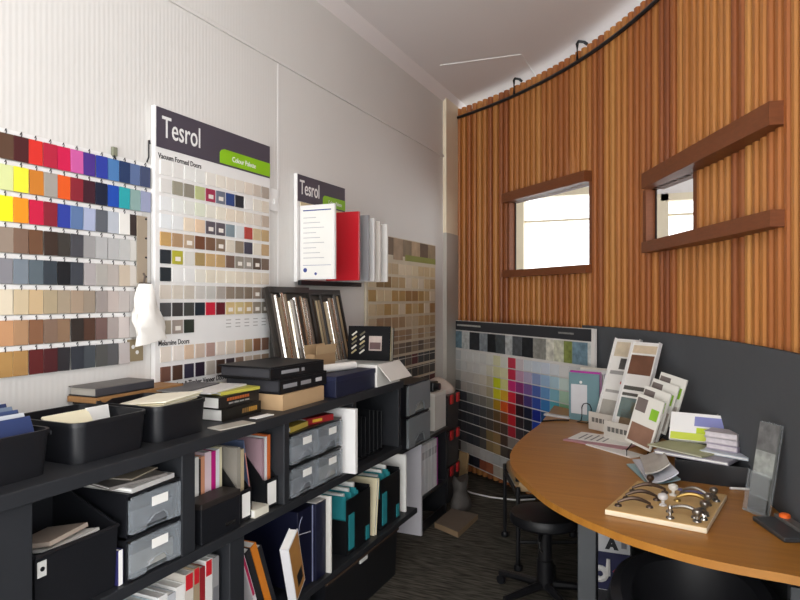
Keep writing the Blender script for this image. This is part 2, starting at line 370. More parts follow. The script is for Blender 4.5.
tag(MB().box((.012, y, z), (.012, .022, .034), mat('7d7f6c', .6), bev=.003).tube([(.014, y-.004, z-.01), (.02, y, z-.03)], .003, BLACKP).build('bulldog_clip'), 'small olive grey clip standing above the top row of colour swatches', 'clip')
# ---------------------------------------------------------------- big sample board
BY0, BY1, BZ0, BZ1 = yon(155, .026), yon(270, .026), zon(155, 393, 0), zon(155, 108.5, 0)
BZ1 = 2.318
BLK = mat('3a3539', .4, var=.05); LIME = mat('8cc21c', .4, var=.04); HDR = mat('4b4550', .45, var=.05); TXT = mat('2c2a2c', .6)
def header(t, w, h, z1, xf, lw):
    MB().bb(xf, xf+.002, .006, w-.004, z1-h, z1-.004, HDR).build('header_band', t)
    text('logo_lettering', 'Tesrol', h*.74, WHITE, WALLX(xf+.0025, w*.045, z1-h*.72), t, sx=.70, bold=.0006)
    mb = MB(); p = [(w*.50, 0), (w*.50, h*.28), (w*.515, h*.36), (w*.54, h*.40), (w-.004, h*.40), (w-.004, 0)]
    mb.prism(p, 0, .0015, LIME, frame_m((xf+.002, 0, z1-h+.008), (0, 1, 0), (0, 0, 1))).build('green_tab', t)
    text('tab_lettering', 'Colour Palette', h*.21, WHITE, WALLX(xf+.0042, w*.61, z1-h+.008+h*.12), t, sx=.85)
t = thing('sample_board', 'large white Tesrol colour palette board on the left wall behind the tubs', 'sample board', (.004, BY0, BZ0))
W, H = BY1-BY0, BZ1-BZ0
MB().bb(0, .022, 0, W, 0, H, WHITE, bev=.002).build('board_panel', t)
header(t, W, .165, H, .022, 1)
TROWS = ['e6e4e0 e4e2de e6e6e2 e2e2de e6e2da e6e0d4 e4dcd0 e0d8cc ded2c4 c9bdb0 a89c90',
 'dcdad6 9b9786 8b8578 b9c08a 9c304c 6c7282 28427c 20242e e8e6e2 e2dcd0 d8cebe',
 'e6e8e8 e4e6e2 dedfd8 dbe0cc e2dfd2 e6e0d0 e2d6c4 e0d4c2 e0d8ca d8cec2 b8a898',
 'e4e8ea e2e4e4 e6d6c0 e2c6a8 5c545c 5a525a 7e8e96 d8dcdc b24238 c8b48e b89c70',
 'c29c62 ac8c6a b69e84 6c422a 74543e 84705c d8d0c0 8e806c 3e3c4c e0d8c8 b89a72',
 '20272e b2ac34 d8d6ce a28a5a c2a272 ba9a6a 72584a 8e867a 969088 56463a 6e5a4c',
 '20292f e8e8e6 e4e4e2 e0dcd0 e0d8c6 e2dac8 e4dcca e0d6c4 dcd2c0 dcd0bc d4c8b6',
 'd9d0c4 d4ccbf c4bcb0 c6c2bc c0beb8 a8a098 8e8072 867a6c 7e7060 8a7a6c 6c6058',
 '4e4e50 3e3c3c 40423f 1c2832 c21c36 5e1622 d0b682 cab682 ba a272 8e8272 7c7468'.replace('ba a272', 'baa272'),
 'a29a8a 9a8e86 2c332c']
MROWS = ['e2d8cc e6ded6 d6bca4 ccb8a8 b0948a e2d6ca ddd0c0 d8bca0 b09874 8a624a 7e5e4e',
 '725044 50392e 322f40 2b2130 b4aca2 4c3a32 42383e 8c7666 c6b8a8 b0a08c 98806a']
def chipcol(h): return sum(int(h[i:i+2], 16) for i in (0, 2, 4))/3
pitch = (W-.03)/11
ztop = zon(157, 161, 0)-BZ0; zp = (zon(157, 161, 0)-zon(157, 320.5, 0))/9
LBL = mat('e9e4dc', .6)
def chips(t, rows, y0, zt, pitch, zp, cw, ch, x, pale_lim, th=.005):
    pale = MB(); pairs = []
    for r, row in enumerate(rows):
        for k, h in enumerate(row.split()):
            y = y0+(k+.5)*pitch; z = zt-r*zp-ch/2
            if chipcol(h) > pale_lim: pale.box((x+th/2, y, z), (th, cw, ch), mat(h, .45, var=.04, scale=20))
            else: MB().box((x+th/2, y, z), (th, cw, ch), mat(h, .45, var=.06, scale=20, stretch=(1, 1, 6)), bev=.001).build('colour_chip', t); pairs.append((y, z, h))
    if pale.v:
        o = pale.build('pale_colour_chips', t); o['kind'] = 'stuff'
    return pairs
chips(t, TROWS, .02, ztop, pitch, zp, pitch*.86, .056, .022, 206)
chips(t, MROWS, .02, zon(157, 347, 0)-BZ0, pitch, zp*1.12, pitch*.80, .060, .022, 206)
# tiny printed notes on some chips
for (r, k) in ((1,4),(1,5),(3,4),(3,5),(4,2),(4,5),(5,1),(5,7),(5,8),(5,9),(7,9),(8,6),(8,7),(8,8),(8,9),(8,10),(9,1)):
    y = .02+(k+.5)*pitch; z = ztop-r*zp-.034
    MB().box((.0275, y, z), (.001, pitch*.45, .018), LBL).build('chip_label', t)
for s, py, sz in (('Vacuum Formed Doors', 159, .030), ('Melamine Doors', 345.5, .030), ('Solid Timber & Timber Veneer Doors', 389.5, .031)):
    text('board_lettering', s, sz, TXT, WALLX(.0225, .016, zon(157, py, 0)-BZ0), t, sx=.86, bold=.0005)
SM = mat('a9a6a2', .7)
for k in range(5):
    for j in range(3): MB().bb(.022, .0226, .02+pitch*(6.1+k), .02+pitch*(6.1+k)+.035, ztop-9*zp-.012-j*.016, ztop-9*zp-.008-j*.016, SM).build('printed_note', t)
# light switch
y, z = yon(272, 0), zon(272, 200, 0)
t = thing('light_switch', 'small white switch on the wall just past the big sample board', 'switch', (.003, y, z))
MB().box((.005, 0, 0), (.01, .07, .115), WHITE, bev=.003).build('switch_plate', t); MB().box((.014, .0, -.01), (.008, .014, .026), WHITE, bev=.002).build('rocker', t)
# ---------------------------------------------------------------- second Tesrol board, with the leaf display in front
y0 = yon(297, .026); y1 = yon(345, .026); z1 = zon(297, 174.5, 0); z0 = zon(297, 282, 0)
t = thing('sample_board', 'second Tesrol board half hidden behind the red and white door leaves', 'sample board', (.004, y0, z0))
MB().bb(0, .022, 0, y1-y0, 0, z1-z0, WHITE, bev=.002).build('board_panel', t)
header(t, y1-y0, .15, z1-z0, .022, 1)
MB().bb(.022, .026, .03, y1-y0-.01, z1-z0-.18, z1-z0-.152, mat('d8c8a0', .6)).build('sample_strip', t)
Y = yon(300, .0335); zb, zt = 1.65, 2.05
LEAVES = [('white door leaf with printed order sheet facing the tubs', WHITE, 0, .215), ('glossy red sample door leaf on the wall display', mat('bc1c28', .3, var=.03), .27, .215), ('mid grey sample door leaf behind the red one', mat('8d8e90', .4), .38, .22), ('glossy white door leaf next behind the grey one', WHITE, .47, .21), ('pale beige door leaf behind the glossy white one', mat('d6d0c8', .4), .55, .21), ('off white door leaf, the last one on the display', mat('e2e0dc', .4), .64, .215)]
for k, (lab, m, dy, wd) in enumerate(LEAVES):
    t = thing('door_leaf', lab, 'door sample', (.0335, Y+dy, zb+.0), 0, 'door leaves of the wall display')
    MB().bb(0, wd, 0, .02, 0, zt-zb-.008*k, m, bev=.002).build('leaf_panel', t)
    if k == 0:
        NV = mat('3c4a8c', .6)
        MB().bb(.012, wd-.012, -.0008, 0, .012, zt-zb-.014, PAPER).build('order_sheet', t)
        MB().bb(.02, wd-.02, -.0016, -.0008, zt-zb-.032, zt-zb-.026, NV).build('printed_rule', t)
        MB().bb(.02, wd-.02, -.0016, -.0008, .075, .077, NV).build('printed_rule', t)
        for j in range(9): MB().bb(.022, .022+.03+.05*((j*7) % 3)/2+.05, -.0014, -.0008, zt-zb-.07-j*.027, zt-zb-.067-j*.027, mat('a8a8b0', .7)).build('printed_line', t)
        MB().lathe([(.012, 0), (.012, .0008)], NV, Matrix.Translation((.034, -.0012, .05)) @ Matrix.Rotation(R(90), 4, 'X'), n=14).build('printed_emblem', t)
        MB().lathe([(.008, 0), (.008, .0008)], NV, Matrix.Translation((.1, -.0012, .03)) @ Matrix.Rotation(R(90), 4, 'X'), n=12).build('printed_emblem', t)
t = thing('display_rack', 'black wall rail the row of door leaves is hinged on', 'display rack', (.0325, Y-.02, zb-.03))
MB().bb(0, .02, 0, .70, 0, .026, BLACKP, bev=.003).build('rail_strip', t)
# ---------------------------------------------------------------- beige chip board further along the wall
y0, y1, z0 = 3.74, yon(433, 0), .82; z1 = zon(410, 241, 0)
t = thing('sample_board', 'beige colour chip board near the far end of the left wall', 'sample board', (.004, y0, z0))
W, H = y1-y0, z1-z0
MB().bb(0, .018, 0, W, 0, H, mat('cfc4ae', .6), bev=.002).build('board_panel', t)
ph = MB(); PHS = ['7d6a58', 'a8927a', '8c7c66', 'b49c80', '6a5a4c', '94826a']
for k in range(6): ph.bb(.018, .020, W*.2+k*W*.133, W*.2+(k+1)*W*.133-.004, H-.16+(.0 if k % 2 else .03), H-.006, mat(PHS[k], .6, var=.35, scale=14))
ph.build('photo_strip', t)
MB().bb(.018, .0205, W*.5, W-.005, H-.16, H-.115, mat('8d9150', .6)).build('green_band', t)
rng = random.Random(4); rows = []
pal = [['c9b48e', 'd6c6a6', 'b89f78', 'dccdb2', '8a7048', 'c2ad8a', 'd9ccb6'], ['c4ab80', 'd2bf9c', 'b3935f', 'cdb68f', 'ddd0b8', '9c7a50'], ['b89c74', 'a98d6c', 'c3b093', '9f8468', 'b5a288'], ['7a6a5a', '8f7c66', '6a5c50', '9a8872'], ['3c3836', '4a423e', '2c2a2c', '5a4e48', '5e2026', '35373c']]
for r in range(10):
    p = pal[[0, 0, 1, 1, 2, 2, 3, 4, 4, 4][r]]; rows.append(' '.join(rng.choice(p) for _ in range(16)))
chips(t, [' '.join(r.split()[:10]) for r in rows], .015, H-.19, (W-.03)/10, (H-.2)/10, (W-.03)/10*.88, (H-.2)/10*.80, .018, 190, .004)
for k in range(6): MB().bb(.018, .03, .01, W-.01, .03+k*.085-.006, .03+k*.085-.002, mat('c9c4bc', .5)).build('shelf_strip', t)
# ================================================================ BACK: large colour board leaning on the screen
aL, aR = arc_ang(456.5, KR-.035), arc_ang(597, KR-.045)
pL, pR = Vector((*pol(KR-.035, aL), .1)), Vector((*pol(KR-.045, aR), .1))
d = (pR-pL); BW = d.length; u = d.normalized(); rz = math.atan2(u.y, u.x)
BH = 1.25
t = thing('colour_board', 'large colour chip board with photo header standing against the timber slats', 'colour board', tuple(pL-Vector((0, 0, 0))), rz)
# local x runs along the board, -y faces the room
MB().bb(0, BW, -.02, 0, 0, BH, mat('dcd9d4', .5), bev=.002).build('board_panel', t)
MB().bb(.0, BW-.03, -.0225, -.02, BH-.085, BH-.004, mat('33353a', .5)).build('header_band', t)
MB().bb(.05, .44, -.0232, -.0225, BH-.048, BH-.034, mat('b9b9b4', .6, var=.6, scale=60, stretch=(3, 1, .2))).build('header_line', t)
MB().bb(BW-.36, BW-.2, -.0232, -.0225, BH-.048, BH-.036, mat('8f8f8c', .6, var=.6, scale=60)).build('header_line', t)
rng = random.Random(11)
PC = ['6f8a98', 'c4c8c6', '2c3036', '8c949a', '1f2226', '454c50', 'b4b8b8', '54585c', '23262a', '8f8f88', 'd4d2c4', 'c2c2ae', '7f8a4a']
x = .012
k = 0
while x < BW-.06:
    w = rng.uniform(.08, .17); w = min(w, BW-.03-x)
    MB().bb(x, x+w-.004, -.0228, -.02, BH-.245, BH-.095, mat(PC[k % len(PC)], .5, var=.7, scale=26, key=str(k))).build('header_photo', t); x += w; k += 1
NC = 17
grid = [
 'bfc3c4 d6d6d2 d8d8d4 dadad6 d4d4d0 dcdcd4 dad8b0 dcdcd0 c23a50 d0c8cc cfd6dc c8d2dc ccd4e0 d4d8dc dadad8 d8d8d8 dcdcdc',
 'c6c8c6 d2d2ce d6d4ce d2d0cc dad8d2 d8d4c0 dcd8a4 e0dcb4 c8304e c49ab4 b8aec8 8fa0c8 a0bcd8 b0ccd8 c8dad4 202226 d8d8d8',
 'b8b6b0 ccc6be c6c0b8 c8c2b8 d0c8ba c4ba9c c8d020 dcd890 d0307a 963a7c 7a5a98 5068b0 6c9ccc 84b8c8 b0d0b8 a8a898 202226',
 '7a7876 bab2aa b4aea6 b0a89e bcb2a4 b0a484 d4cc28 e0b030 d8283c 5c2038 4a3c78 3450a4 3c7cb8 58a8b4 88b890 c8c8a0 d4d4d4',
 '33343a 8c8884 9c968e 96908a a8a094 a09880 e0c020 e87020 c8242c 3a1c24 302c50 2438a0 1e5ca0 2c8c94 4c9c60 a4b43c c8c0a8',
 '2c2e34 3a3c42 70706e 7c7a76 7c766e 86806e b08820 d85a20 b42028 2c1a20 1c2038 1c2c88 184a80 18707c 2a7c40 8ca828 5c5a50',
 '2a2c32 34363c 3c3e44 44444a 4a4a4a 544c44 6a5030 8a4a24 c02430 30282c 26282e 2040a0 1c3c60 1e5a64 2c6434 74902c 44443c',
 '26282e 2e3036 383a3e 30323a 3c3a3a 46403a 5a4632 4e3c34 a82434 3a3438 2e3036 2858a8 243a4c 2a4c50 34502e 5c6c34 3a3c38',
 '2e2e32 36363a 2c2e34 3a3a3e 3e3a38 6a5a42 86683e 4a4038 8c7c74 8c7e78 5a5050 2c4c90 30343c 344040 303c30 484c38 36363a',
 '303034 3a3a3e 34343a 2e3036 4a4440 7c6844 8e7048 503e34 8a8078 948a84 6a625c 46464a 32343a 363a3c 34382e 3e3e38 2e2e32',
 '3c3c42 46464a 303238 383a3e 4e4a46 8a744e 9a8058 504840 3c3432 5c544e 605a54 50504e 3a3a3e 3a3a3a 383a34 363634 3a3a3e',
 '26262a 8c8e90 aeb0ae b8b4b0 b4aca6 a8a29c 9ca09c a4a6a4 8e8a86 b0b4b4 a0b4bc 8c9c9c 9a9a96 8a8a86 7c7c78 70706c 66665f',
 '2e2e34 b4b4b0 c0bcb6 b8b0aa b4b0ac b0aca8 a8a8a4 acacaa 96928e b8b8b6 a4acac 9a9c9a 92928e 88847e 7c7870 706c64 68645c',
 '3a3a3e b8b8b6 20222a 282a36 8a4a34 94543a a89c8e b0a898 a4a09a 6c3a2a 8c8c88 808480 8a8a86 88867e 7a766e 6e6a60 605c54']
grid = [grid[i] for i in (0, 1, 2, 3, 5, 6, 7, 9, 10, 12, 13)]
cw = (BW-.05)/NC; chh = (BH-.27)/len(grid); cnt = 0
vis = []
for r in range(len(grid)):
    for k, h in enumerate(grid[r].split()): vis.append((r, k, h))
rest = MB()
for r, k, h in vis:
    big = r <= 6 and k >= 1 and k < 15
    c = (.012+(k+.5)*cw, -.0225, BH-.262-(r+.5)*chh)
    m = mat(h, .45, var=.05, scale=20)
    if big and cnt < 100:
        MB().box(c, (cw*.93, .005, chh*.90), m, bev=.001).build('colour_chip', t); cnt += 1
    else: rest.box(c, (cw*.93, .005, chh*.90), m)
o = rest.build('colour_chips', t); o['kind'] = 'stuff'
for k in range(len(grid)+1): MB().bb(.01, BW-.035, -.026, -.02, BH-.262-k*chh-.002, BH-.262-k*chh+.002, mat('d6d4d0', .4)).build('chip_rail', t)
p = Vector((*pol(KR-.10, arc_ang(450, KR-.1)), .52))
# ================================================================ SHELVING
CT, CU, FX = 1.09, 1.05, .5          # counter top, underside, front edge
YA, YB, YL = .55, 3.27, 3.49
MS, LS = .725, .31                   # mid and lower shelf tops
t = thing('shelf_unit', 'long dark grey open shelving unit along the left wall', 'shelving unit', (.005, YA, 0))
def su(nm, x0, x1, y0, y1, z0, z1): return MB().bb(x0, x1-.005, y0-YA, y1-YA, z0, z1, SHELFM, bev=.003).build(nm, t)
su('worktop', 0, FX, YA, YB, CU, CT)
su('shelf', 0, FX-.01, YA, YB, MS-.035, MS); su('shelf', 0, FX-.01, YA, YL, LS-.03, LS)
su('back_panel', 0, .015, YA, YB, LS, CU)
for y0, y1 in ((.97, 1.06), (1.568, 1.627), (2.13, 2.165), (2.70, 2.735), (3.225, 3.26)): su('divider', .015, FX-.012, y0, y1, MS, CU)
for y0, y1 in ((.97, 1.03), (1.80, 1.88)): su('divider', .015, FX-.012, y0, y1, LS, MS-.035)
for y0, y1 in ((.97, 1.03), (2.36, 2.40), (3.44, 3.48)): su('plinth', .03, FX-.06 if y0 < 3 else .20, y0, y1, 0, LS-.03)
# ---------------------------------------------------------------- generic makers
BLK2 = mat('17181c', .35, var=.1, spec=.5); BIN = mat('16171b', .42, var=.08); CARD = mat('b99a74', .8, var=.08)
def openbox(mb, w, d, h, th, m, taper=.0, hb=None, z0=0, M=None):
    """open-topped box: w along y, d along x (front at +x); hb is the height at the back"""
    hb = hb or h; vs = []
    for i, (s, zz) in enumerate(((1-taper, None), (1, 'top'), (1, 'itop'), (1-taper, 'ibot'))):
        e = th if i > 1 else 0
        for a, b in ((-1, -1), (1, -1), (1, 1), (-1, 1)):
            X = a*(d/2*s-e); Y = b*(w/2*s-e); z = z0 if i == 0 else z0+th if i == 3 else z0+(h if a > 0 else hb)
            vs.append((X, Y, z))
    fs = [(3,2,1,0), (12,13,14,15)]
    for a, b in ((0, 4), (4, 8), (8, 12)):
        for k in range(4): fs.append((a+k, a+(k+1) % 4, b+(k+1) % 4, b+k))
    mb.add(vs, fs, m, M); return mb
def round_tub(t, w, d, h):
    def loop(ins, z, sc=1.0, r=.035):
        p = []
        for cx, cy, a0 in ((1, 1, 0), (-1, 1, 90), (-1, -1, 180), (1, -1, 270)):
            for k in range(6):
                a = R(a0+18*k); p.append((cx*(d/2*sc-r)+(r-ins)*math.cos(a), cy*(w/2*sc-r)+(r-ins)*math.sin(a), z))
        return p
    L = [loop(0, 0, .95), loop(0, h-.012, .99), loop(-.004, h-.012, .99), loop(-.004, h, .99), loop(.004, h, .99), loop(.004, .004, .95)]
    vs = [q for l in L for q in l]; n = 24
    fs = [(a*n+k, a*n+(k+1) % n, (a+1)*n+(k+1) % n, (a+1)*n+k) for a in range(5) for k in range(n)]
    fs += [tuple(range(n))[::-1], tuple(5*n+k for k in range(n))]
    MB().add(vs, fs, BIN).build('tub_body', t, True)
    for s in (-1, 1): MB().box((0, s*(w/2*.985), h-.03), (.09, .008, .014), BIN, bev=.003).build('handle', t)
    return t
def tub(label, y, x, z, w, d, h, name='storage_tub', hb=None, taper=.03, group=None):
    t = thing(name, label, 'tub', (x, y, z), 0, group)
    if not hb: return round_tub(t, w, d, h)
    openbox(MB(), w, d, h, .004, BIN, taper, hb).build('tub_body', t)
    e = .008; mb = MB()
    P = [(d/2, -w/2, h), (d/2, w/2, h), (-d/2, w/2, hb), (-d/2, -w/2, hb), (d/2, -w/2, h)]
    mb.tube(P, .006, BIN, n=6).build('tub_rim', t, True)
    return t
def book(label, x, y, z, th, dp, h, cover, name='book', page=None, lean=0, group=None, rz=0, cat=None, marks=(), soft=False):
    """standing: spine faces +x at (x, y, z), thickness along y"""
    t = thing(name, label, cat or name.replace('_', ' '), (x, y, z), 0, group, rot=(lean, 0, rz))
    c = mat(cover, .45, var=.06, scale=14); pg = page or PAPER; b = min(.003, th*.2)
    mb = MB().bb(-dp, 0, -th/2, -th/2+b, 0, h, c).bb(-dp, 0, th/2-b, th/2, 0, h, c).bb(-b, 0, -th/2+b, th/2-b, 0, h, c); mb.build('cover', t)
    MB().bb(-dp+.003, -b, -th/2+b, th/2-b, .003, h-.003, pg).build('pages', t)
    for z0, z1, m in marks: MB().bb(0, .0008, -th/2+b, th/2-b, z0*h, z1*h, mat(m, .5)).build('spine_label', t)
    return t
def flat(label, x, y, z, w, d, th, cover, name='book', rz=0, group=None, cat=None, page=None, tilt=(0, 0)):
    """lying flat: centre of the underside at x, y, z; w along y, d along x; spine towards +x"""
    t = thing(name, label, cat or name.replace('_', ' '), (x, y, z), 0, group, rot=(tilt[0], tilt[1], rz))
    c = mat(cover, .45, var=.08, scale=14); b = min(.003, th*.25)
    MB().bb(-d/2, d/2, -w/2, w/2, 0, b, c).bb(-d/2, d/2, -w/2, w/2, th-b, th, c).bb(d/2-b, d/2, -w/2, w/2, b, th-b, c).build('cover', t)
    MB().bb(-d/2+.004, d/2-b, -w/2+.004, w/2-.004, b, th-b, page or PAPER).build('pages', t)
    return t
def sheet(label, x, y, z, w, d, m, name='paper_sheet', rz=0, th=.0016, curl=0, group=None, cat='paper', tilt=0, lines=0, pics=()):
    t = thing(name, label, cat, (x, y, z), 0, group, rot=(0, tilt, rz))
    n = 8; vs = []; fs = []
    for i in range(n+1):
        X = -d/2+d*i/n; zz = curl*(i/n)**2
        vs += [(X, -w/2, zz), (X, w/2, zz), (X, w/2, zz+th), (X, -w/2, zz+th)]
    for i in range(n):
        a = i*4; fs += [(a, a+4, a+5, a+1), (a+1, a+5, a+6, a+2), (a+2, a+6, a+7, a+3), (a+3, a+7, a+4, a)]
    fs += [(0,1,2,3), (n*4, n*4+3, n*4+2, n*4+1)]
    MB().add(vs, fs, m).build('page', t)
    for k in range(lines): MB().bb(-d*.36+k*d*.1, -d*.33+k*d*.1, -w*.38, w*(.3-.1*(k % 2)), th, th+.0006, mat('8e8e90', .8)).build('printed_line', t)
    for (a0, a1, b0, b1, h) in pics: MB().bb(a0*d, a1*d, b0*w, b1*w, th, th+.0006, mat(h, .5, var=.35, scale=16)).build('printed_picture', t)
    return t
def magfile(label, x, y, z, w, d, h, m, front=.10, group=None, lab=True, name='magazine_file', rz=0, labm=None):
    """magazine holder with sloped sides, low lip towards +x"""
    t = thing(name, label, 'magazine file', (x, y, z), rz, group)
    prof = [(0, 0), (-d, 0), (-d, h), (-d*.62, h), (-.012, front), (0, front)]
    mb = MB()
    for s in (-1, 1):
        Y = s*(w/2-.0015)
        mb.prism(prof, -.0015, .0015, m, Matrix(((1,0,0,0),(0,0,1,Y),(0,1,0,0),(0,0,0,1))))
    mb.bb(-.003, 0, -w/2+.003, w/2-.003, 0, front, m).bb(-d, -d+.003, -w/2+.003, w/2-.003, 0, h, m).bb(-d+.003, -.003, -w/2+.003, w/2-.003, 0, .003, m)
    mb.build('holder_body', t)
    if lab: MB().bb(.0002, .0012, -w*.34, w*.34, front*.12, front*.88, labm or PAPER).build('paper_label', t)
    return t
CLEAR = mat('a3abb2', .25, alpha=.32, var=.05, spec=.5)
def drawers(label, x, y, z, w, d, h, rows, cols, front=CLEAR, body=BLK2, name='drawer_unit', labels=True):
    """black stacking drawer unit with see-through fronts facing +x; x is the front"""
    t = thing(name, label, 'drawer unit', (x, y, z))
    mb = MB(); e = .008; rh = h/rows; cw = w/cols
    for r in range(rows+1): mb.bb(-d, -.004 if r else -.004, -w/2, w/2, max(0, r*rh-e), r*rh+(e if r == 0 else 0), body)
    mb.bb(-d, -d+.006, -w/2, w/2, e, h-e, body)
    for c in range(2): mb.bb(-d+.006, -.012, (-w/2, w/2-.006)[c], (-w/2+.006, w/2)[c], e, h-e, body)
    mb.build('drawer_frame', t)
    for r in range(rows):
        for c in range(cols):
            y0 = -w/2+c*cw+.008; y1 = y0+cw-.012; z0 = r*rh+e+.001; z1 = (r+1)*rh-e-.003
            q = MB(); hole = (z1-z0)*.36; ym = (y0+y1)/2; hw = (y1-y0)*.24
            pr = [(y0, z0), (ym-hw, z0), (ym-hw*.8, z0+hole*.75), (ym-hw*.4, z0+hole), (ym+hw*.4, z0+hole), (ym+hw*.8, z0+hole*.75), (ym+hw, z0), (y1, z0), (y1, z1), (y0, z1)]
            q.prism(pr, -.003, .004, front, Matrix(((0,0,1,0),(1,0,0,0),(0,1,0,0),(0,0,0,1))))
            q.bb(-d*.9, -.004, y0, y0+.003, z0, z1-.01, front).bb(-d*.9, -.004, y1-.003, y1, z0, z1-.01, front).bb(-d*.9, -.004, y0+.003, y1-.003, z0, z0+.003, front)
            o = q.build('drawer', t)
            if labels:
                MB().bb(.0042, .005, ym-hw*.5, ym+hw*.9, z0+(z1-z0)*.58, z0+(z1-z0)*.84, PAPER).build('paper_label', o)
            MB().bb(-d*.85, -.02, y0+.008, y1-.008, z0+.004, z0+(z1-z0)*.55, mat(random.choice(['8a8f96', '6d7075', 'a9a9a4']), .7, var=.4, scale=30)).build('drawer_contents', o)
            MB().tube([(.006, ym-hw*.9, z0+hole*.5), (.012, ym-hw*.4, z0+hole*1.05), (.012, ym+hw*.4, z0+hole*1.05), (.006, ym+hw*.9, z0+hole*.5)], .003, front, n=6).build('handle', o, True)
    return t
# ---------------------------------------------------------------- on the worktop: the tubs
TG = 'black tubs on the worktop'
x, d = .29, .29
tub('black tub full of blue and white striped slats, nearest the camera', .985, x, CT, .35, d, .118, group=TG)
SL = ['c9cfd6', '2c3d68', '8d99a8', '33466e', 'd7dade', '26355c', '6e7d92', '3a4a70', 'c3c9d0', '2b3a62']
for k in range(10):
    t = thing('blind_sample', '%s slat, %s from the wall in the nearest tub' % ({'2c3d68':'dark blue','c9cfd6':'pale grey','33466e':'mid blue','8d99a8':'blue grey','26355c':'deep blue','d7dade':'white','3a4a70':'slate blue','6e7d92':'dusty blue','2b3a62':'navy blue','c3c9d0':'silver grey'}[SL[k]], ORD[k]), 'blind slat', (.186+k*.0232, .985, CT+.112+.0045*(9-k)), 0, 'slats in the nearest tub', rot=(0, R(-24), 0))
    MB().bb(-.002, .002, -.145, .145, -.03, .060-.002*k, mat(SL[k], .4), bev=.001).build('blade', t)
tub('black tub holding cream cards, second from the camera', 1.355, x, CT, .262, d, .115, group=TG)
tub('black tub below the sample slab, third from the camera', 1.635, x, CT, .235, d, .115, group=TG)
for k, (yy, w_, lab) in enumerate(((1.315, .15, 'cream card leaning in the second black tub'), (1.425, .08, 'small white card standing in the second black tub'))):
    t = thing('index_card', lab, 'card', (x+.03-.03*k, yy, CT+.06), rot=(0, R(-38 if k == 0 else -12), 0))
    MB().bb(-.004, .004, -w_/2, w_/2, -.05, .075-.01*k, mat('e9e2c4' if k == 0 else 'eeeeea', .8), bev=.001).build('card', t)
t = thing('envelope', 'grey plastic pouch lying in front part of the second tub', 'pouch', (.398, 1.285, CT+.097), rot=(0, R(-14), R(4)))
MB().box((0, 0, 0), (.045, .09, .012), mat('9a9a98', .5), bev=.004).build('pouch', t)
t = thing('paper_wad', 'loose cream papers filling the third black tub', 'paper', (x+.02, 1.63, CT+.1), rot=(R(3), R(-6), R(4)))
for k in range(4): MB().box((.004*k, .006*k, .006*k), (.2, .19, .004), mat(['d8cfb2', 'e6e0cc', 'cfc6a6', 'ece6d2'][k], .8)).build('page', t)
t = thing('storage_box', 'low dark box against the wall under the brown timber board', 'box', (.075, 1.735, CT))
MB().box((0, 0, .046), (.13, .36, .092), mat('2a2724', .6), bev=.002).build('box_body', t); MB().box((0, 0, .098), (.134, .366, .010), mat('332f2b', .6), bev=.002).build('box_lid', t)
t = thing('sample_slab', 'brown timber sample board lying behind the tubs against the wall', 'board', (.078, 1.735, CT+.104), R(1))
MB().box((0, 0, .010), (.14, .41, .020), mat('9d7448', .6, var=.2, scale=8, stretch=(8, 1, 1)), bev=.002).build('timber_board', t)
t = thing('sample_folder', 'dark grey sample folder on top of the brown timber board', 'folder', (.075, 1.665, CT+.125), R(1))
MB().box((0, 0, .002), (.13, .26, .004), BLK2).box((0, 0, .030), (.13, .26, .004), mat('6e6a68', .5)).bb(.061, .065, -.13, .13, .004, .028, mat('3c3c42', .5)).build('cover', t)
MB().bb(-.06, .060, -.125, .125, .004, .028, mat('aaa59c', .8)).build('pages', t)
# ---------------------------------------------------------------- book stack with yellow papers
bx, by = .24, 2.0
t = flat('black catalogue with gilt spine lettering at the bottom of the stack', bx+.02, by+.005, CT, .235, .24, .046, '191714')
for k in range(7): MB().bb(.1195, .1206, .0+k*.0135, .0105+k*.0135, .014, .032, mat('b98a3c' if k > 2 else '7d6038', .4)).build('gilt_mark', t)
t = flat('black catalogue with orange spine lettering on the gilt one', bx+.012, by, CT+.047, .24, .24, .044, '1c1a19')
for k in range(9): MB().bb(.1195, .1206, -.075+k*.015, -.063+k*.015, .025, .036, mat('a85a2c', .4)).build('orange_mark', t)
for k in range(4): MB().bb(.1195, .1206, -.065+k*.032, -.038+k*.032, .012, .018, mat('8c8c88', .4)).build('grey_mark', t)
flat('magazine with yellow edge lying on the black catalogues', bx+.01, by+.03, CT+.092, .21, .23, .012, 'b9b34c', 'magazine', R(-6))
flat('white brochure on top of the catalogue stack', bx-.01, by-.03, CT+.105, .26, .21, .006, 'd9d7d4', 'brochure', R(8))
flat('dark pamphlet on top of the white brochure by the sample board', bx-.06, by-.07, CT+.112, .25, .13, .004, '5a5a5e', 'pamphlet', R(12))
p = at(226, 427, CT)
sheet('loose shiny leaflet on the worktop before the catalogue stack', p.x+.01, p.y+.02, CT+.001, .16, .07, mat('b9b4a8', .3), 'leaflet', R(-10), th=.004)
p = at(240, 421, CT)
sheet('small white slip on the worktop beside the shiny leaflet', .452, p.y+.10, CT+.001, .10, .035, PAPER, 'paper_slip', R(-5), th=.003)
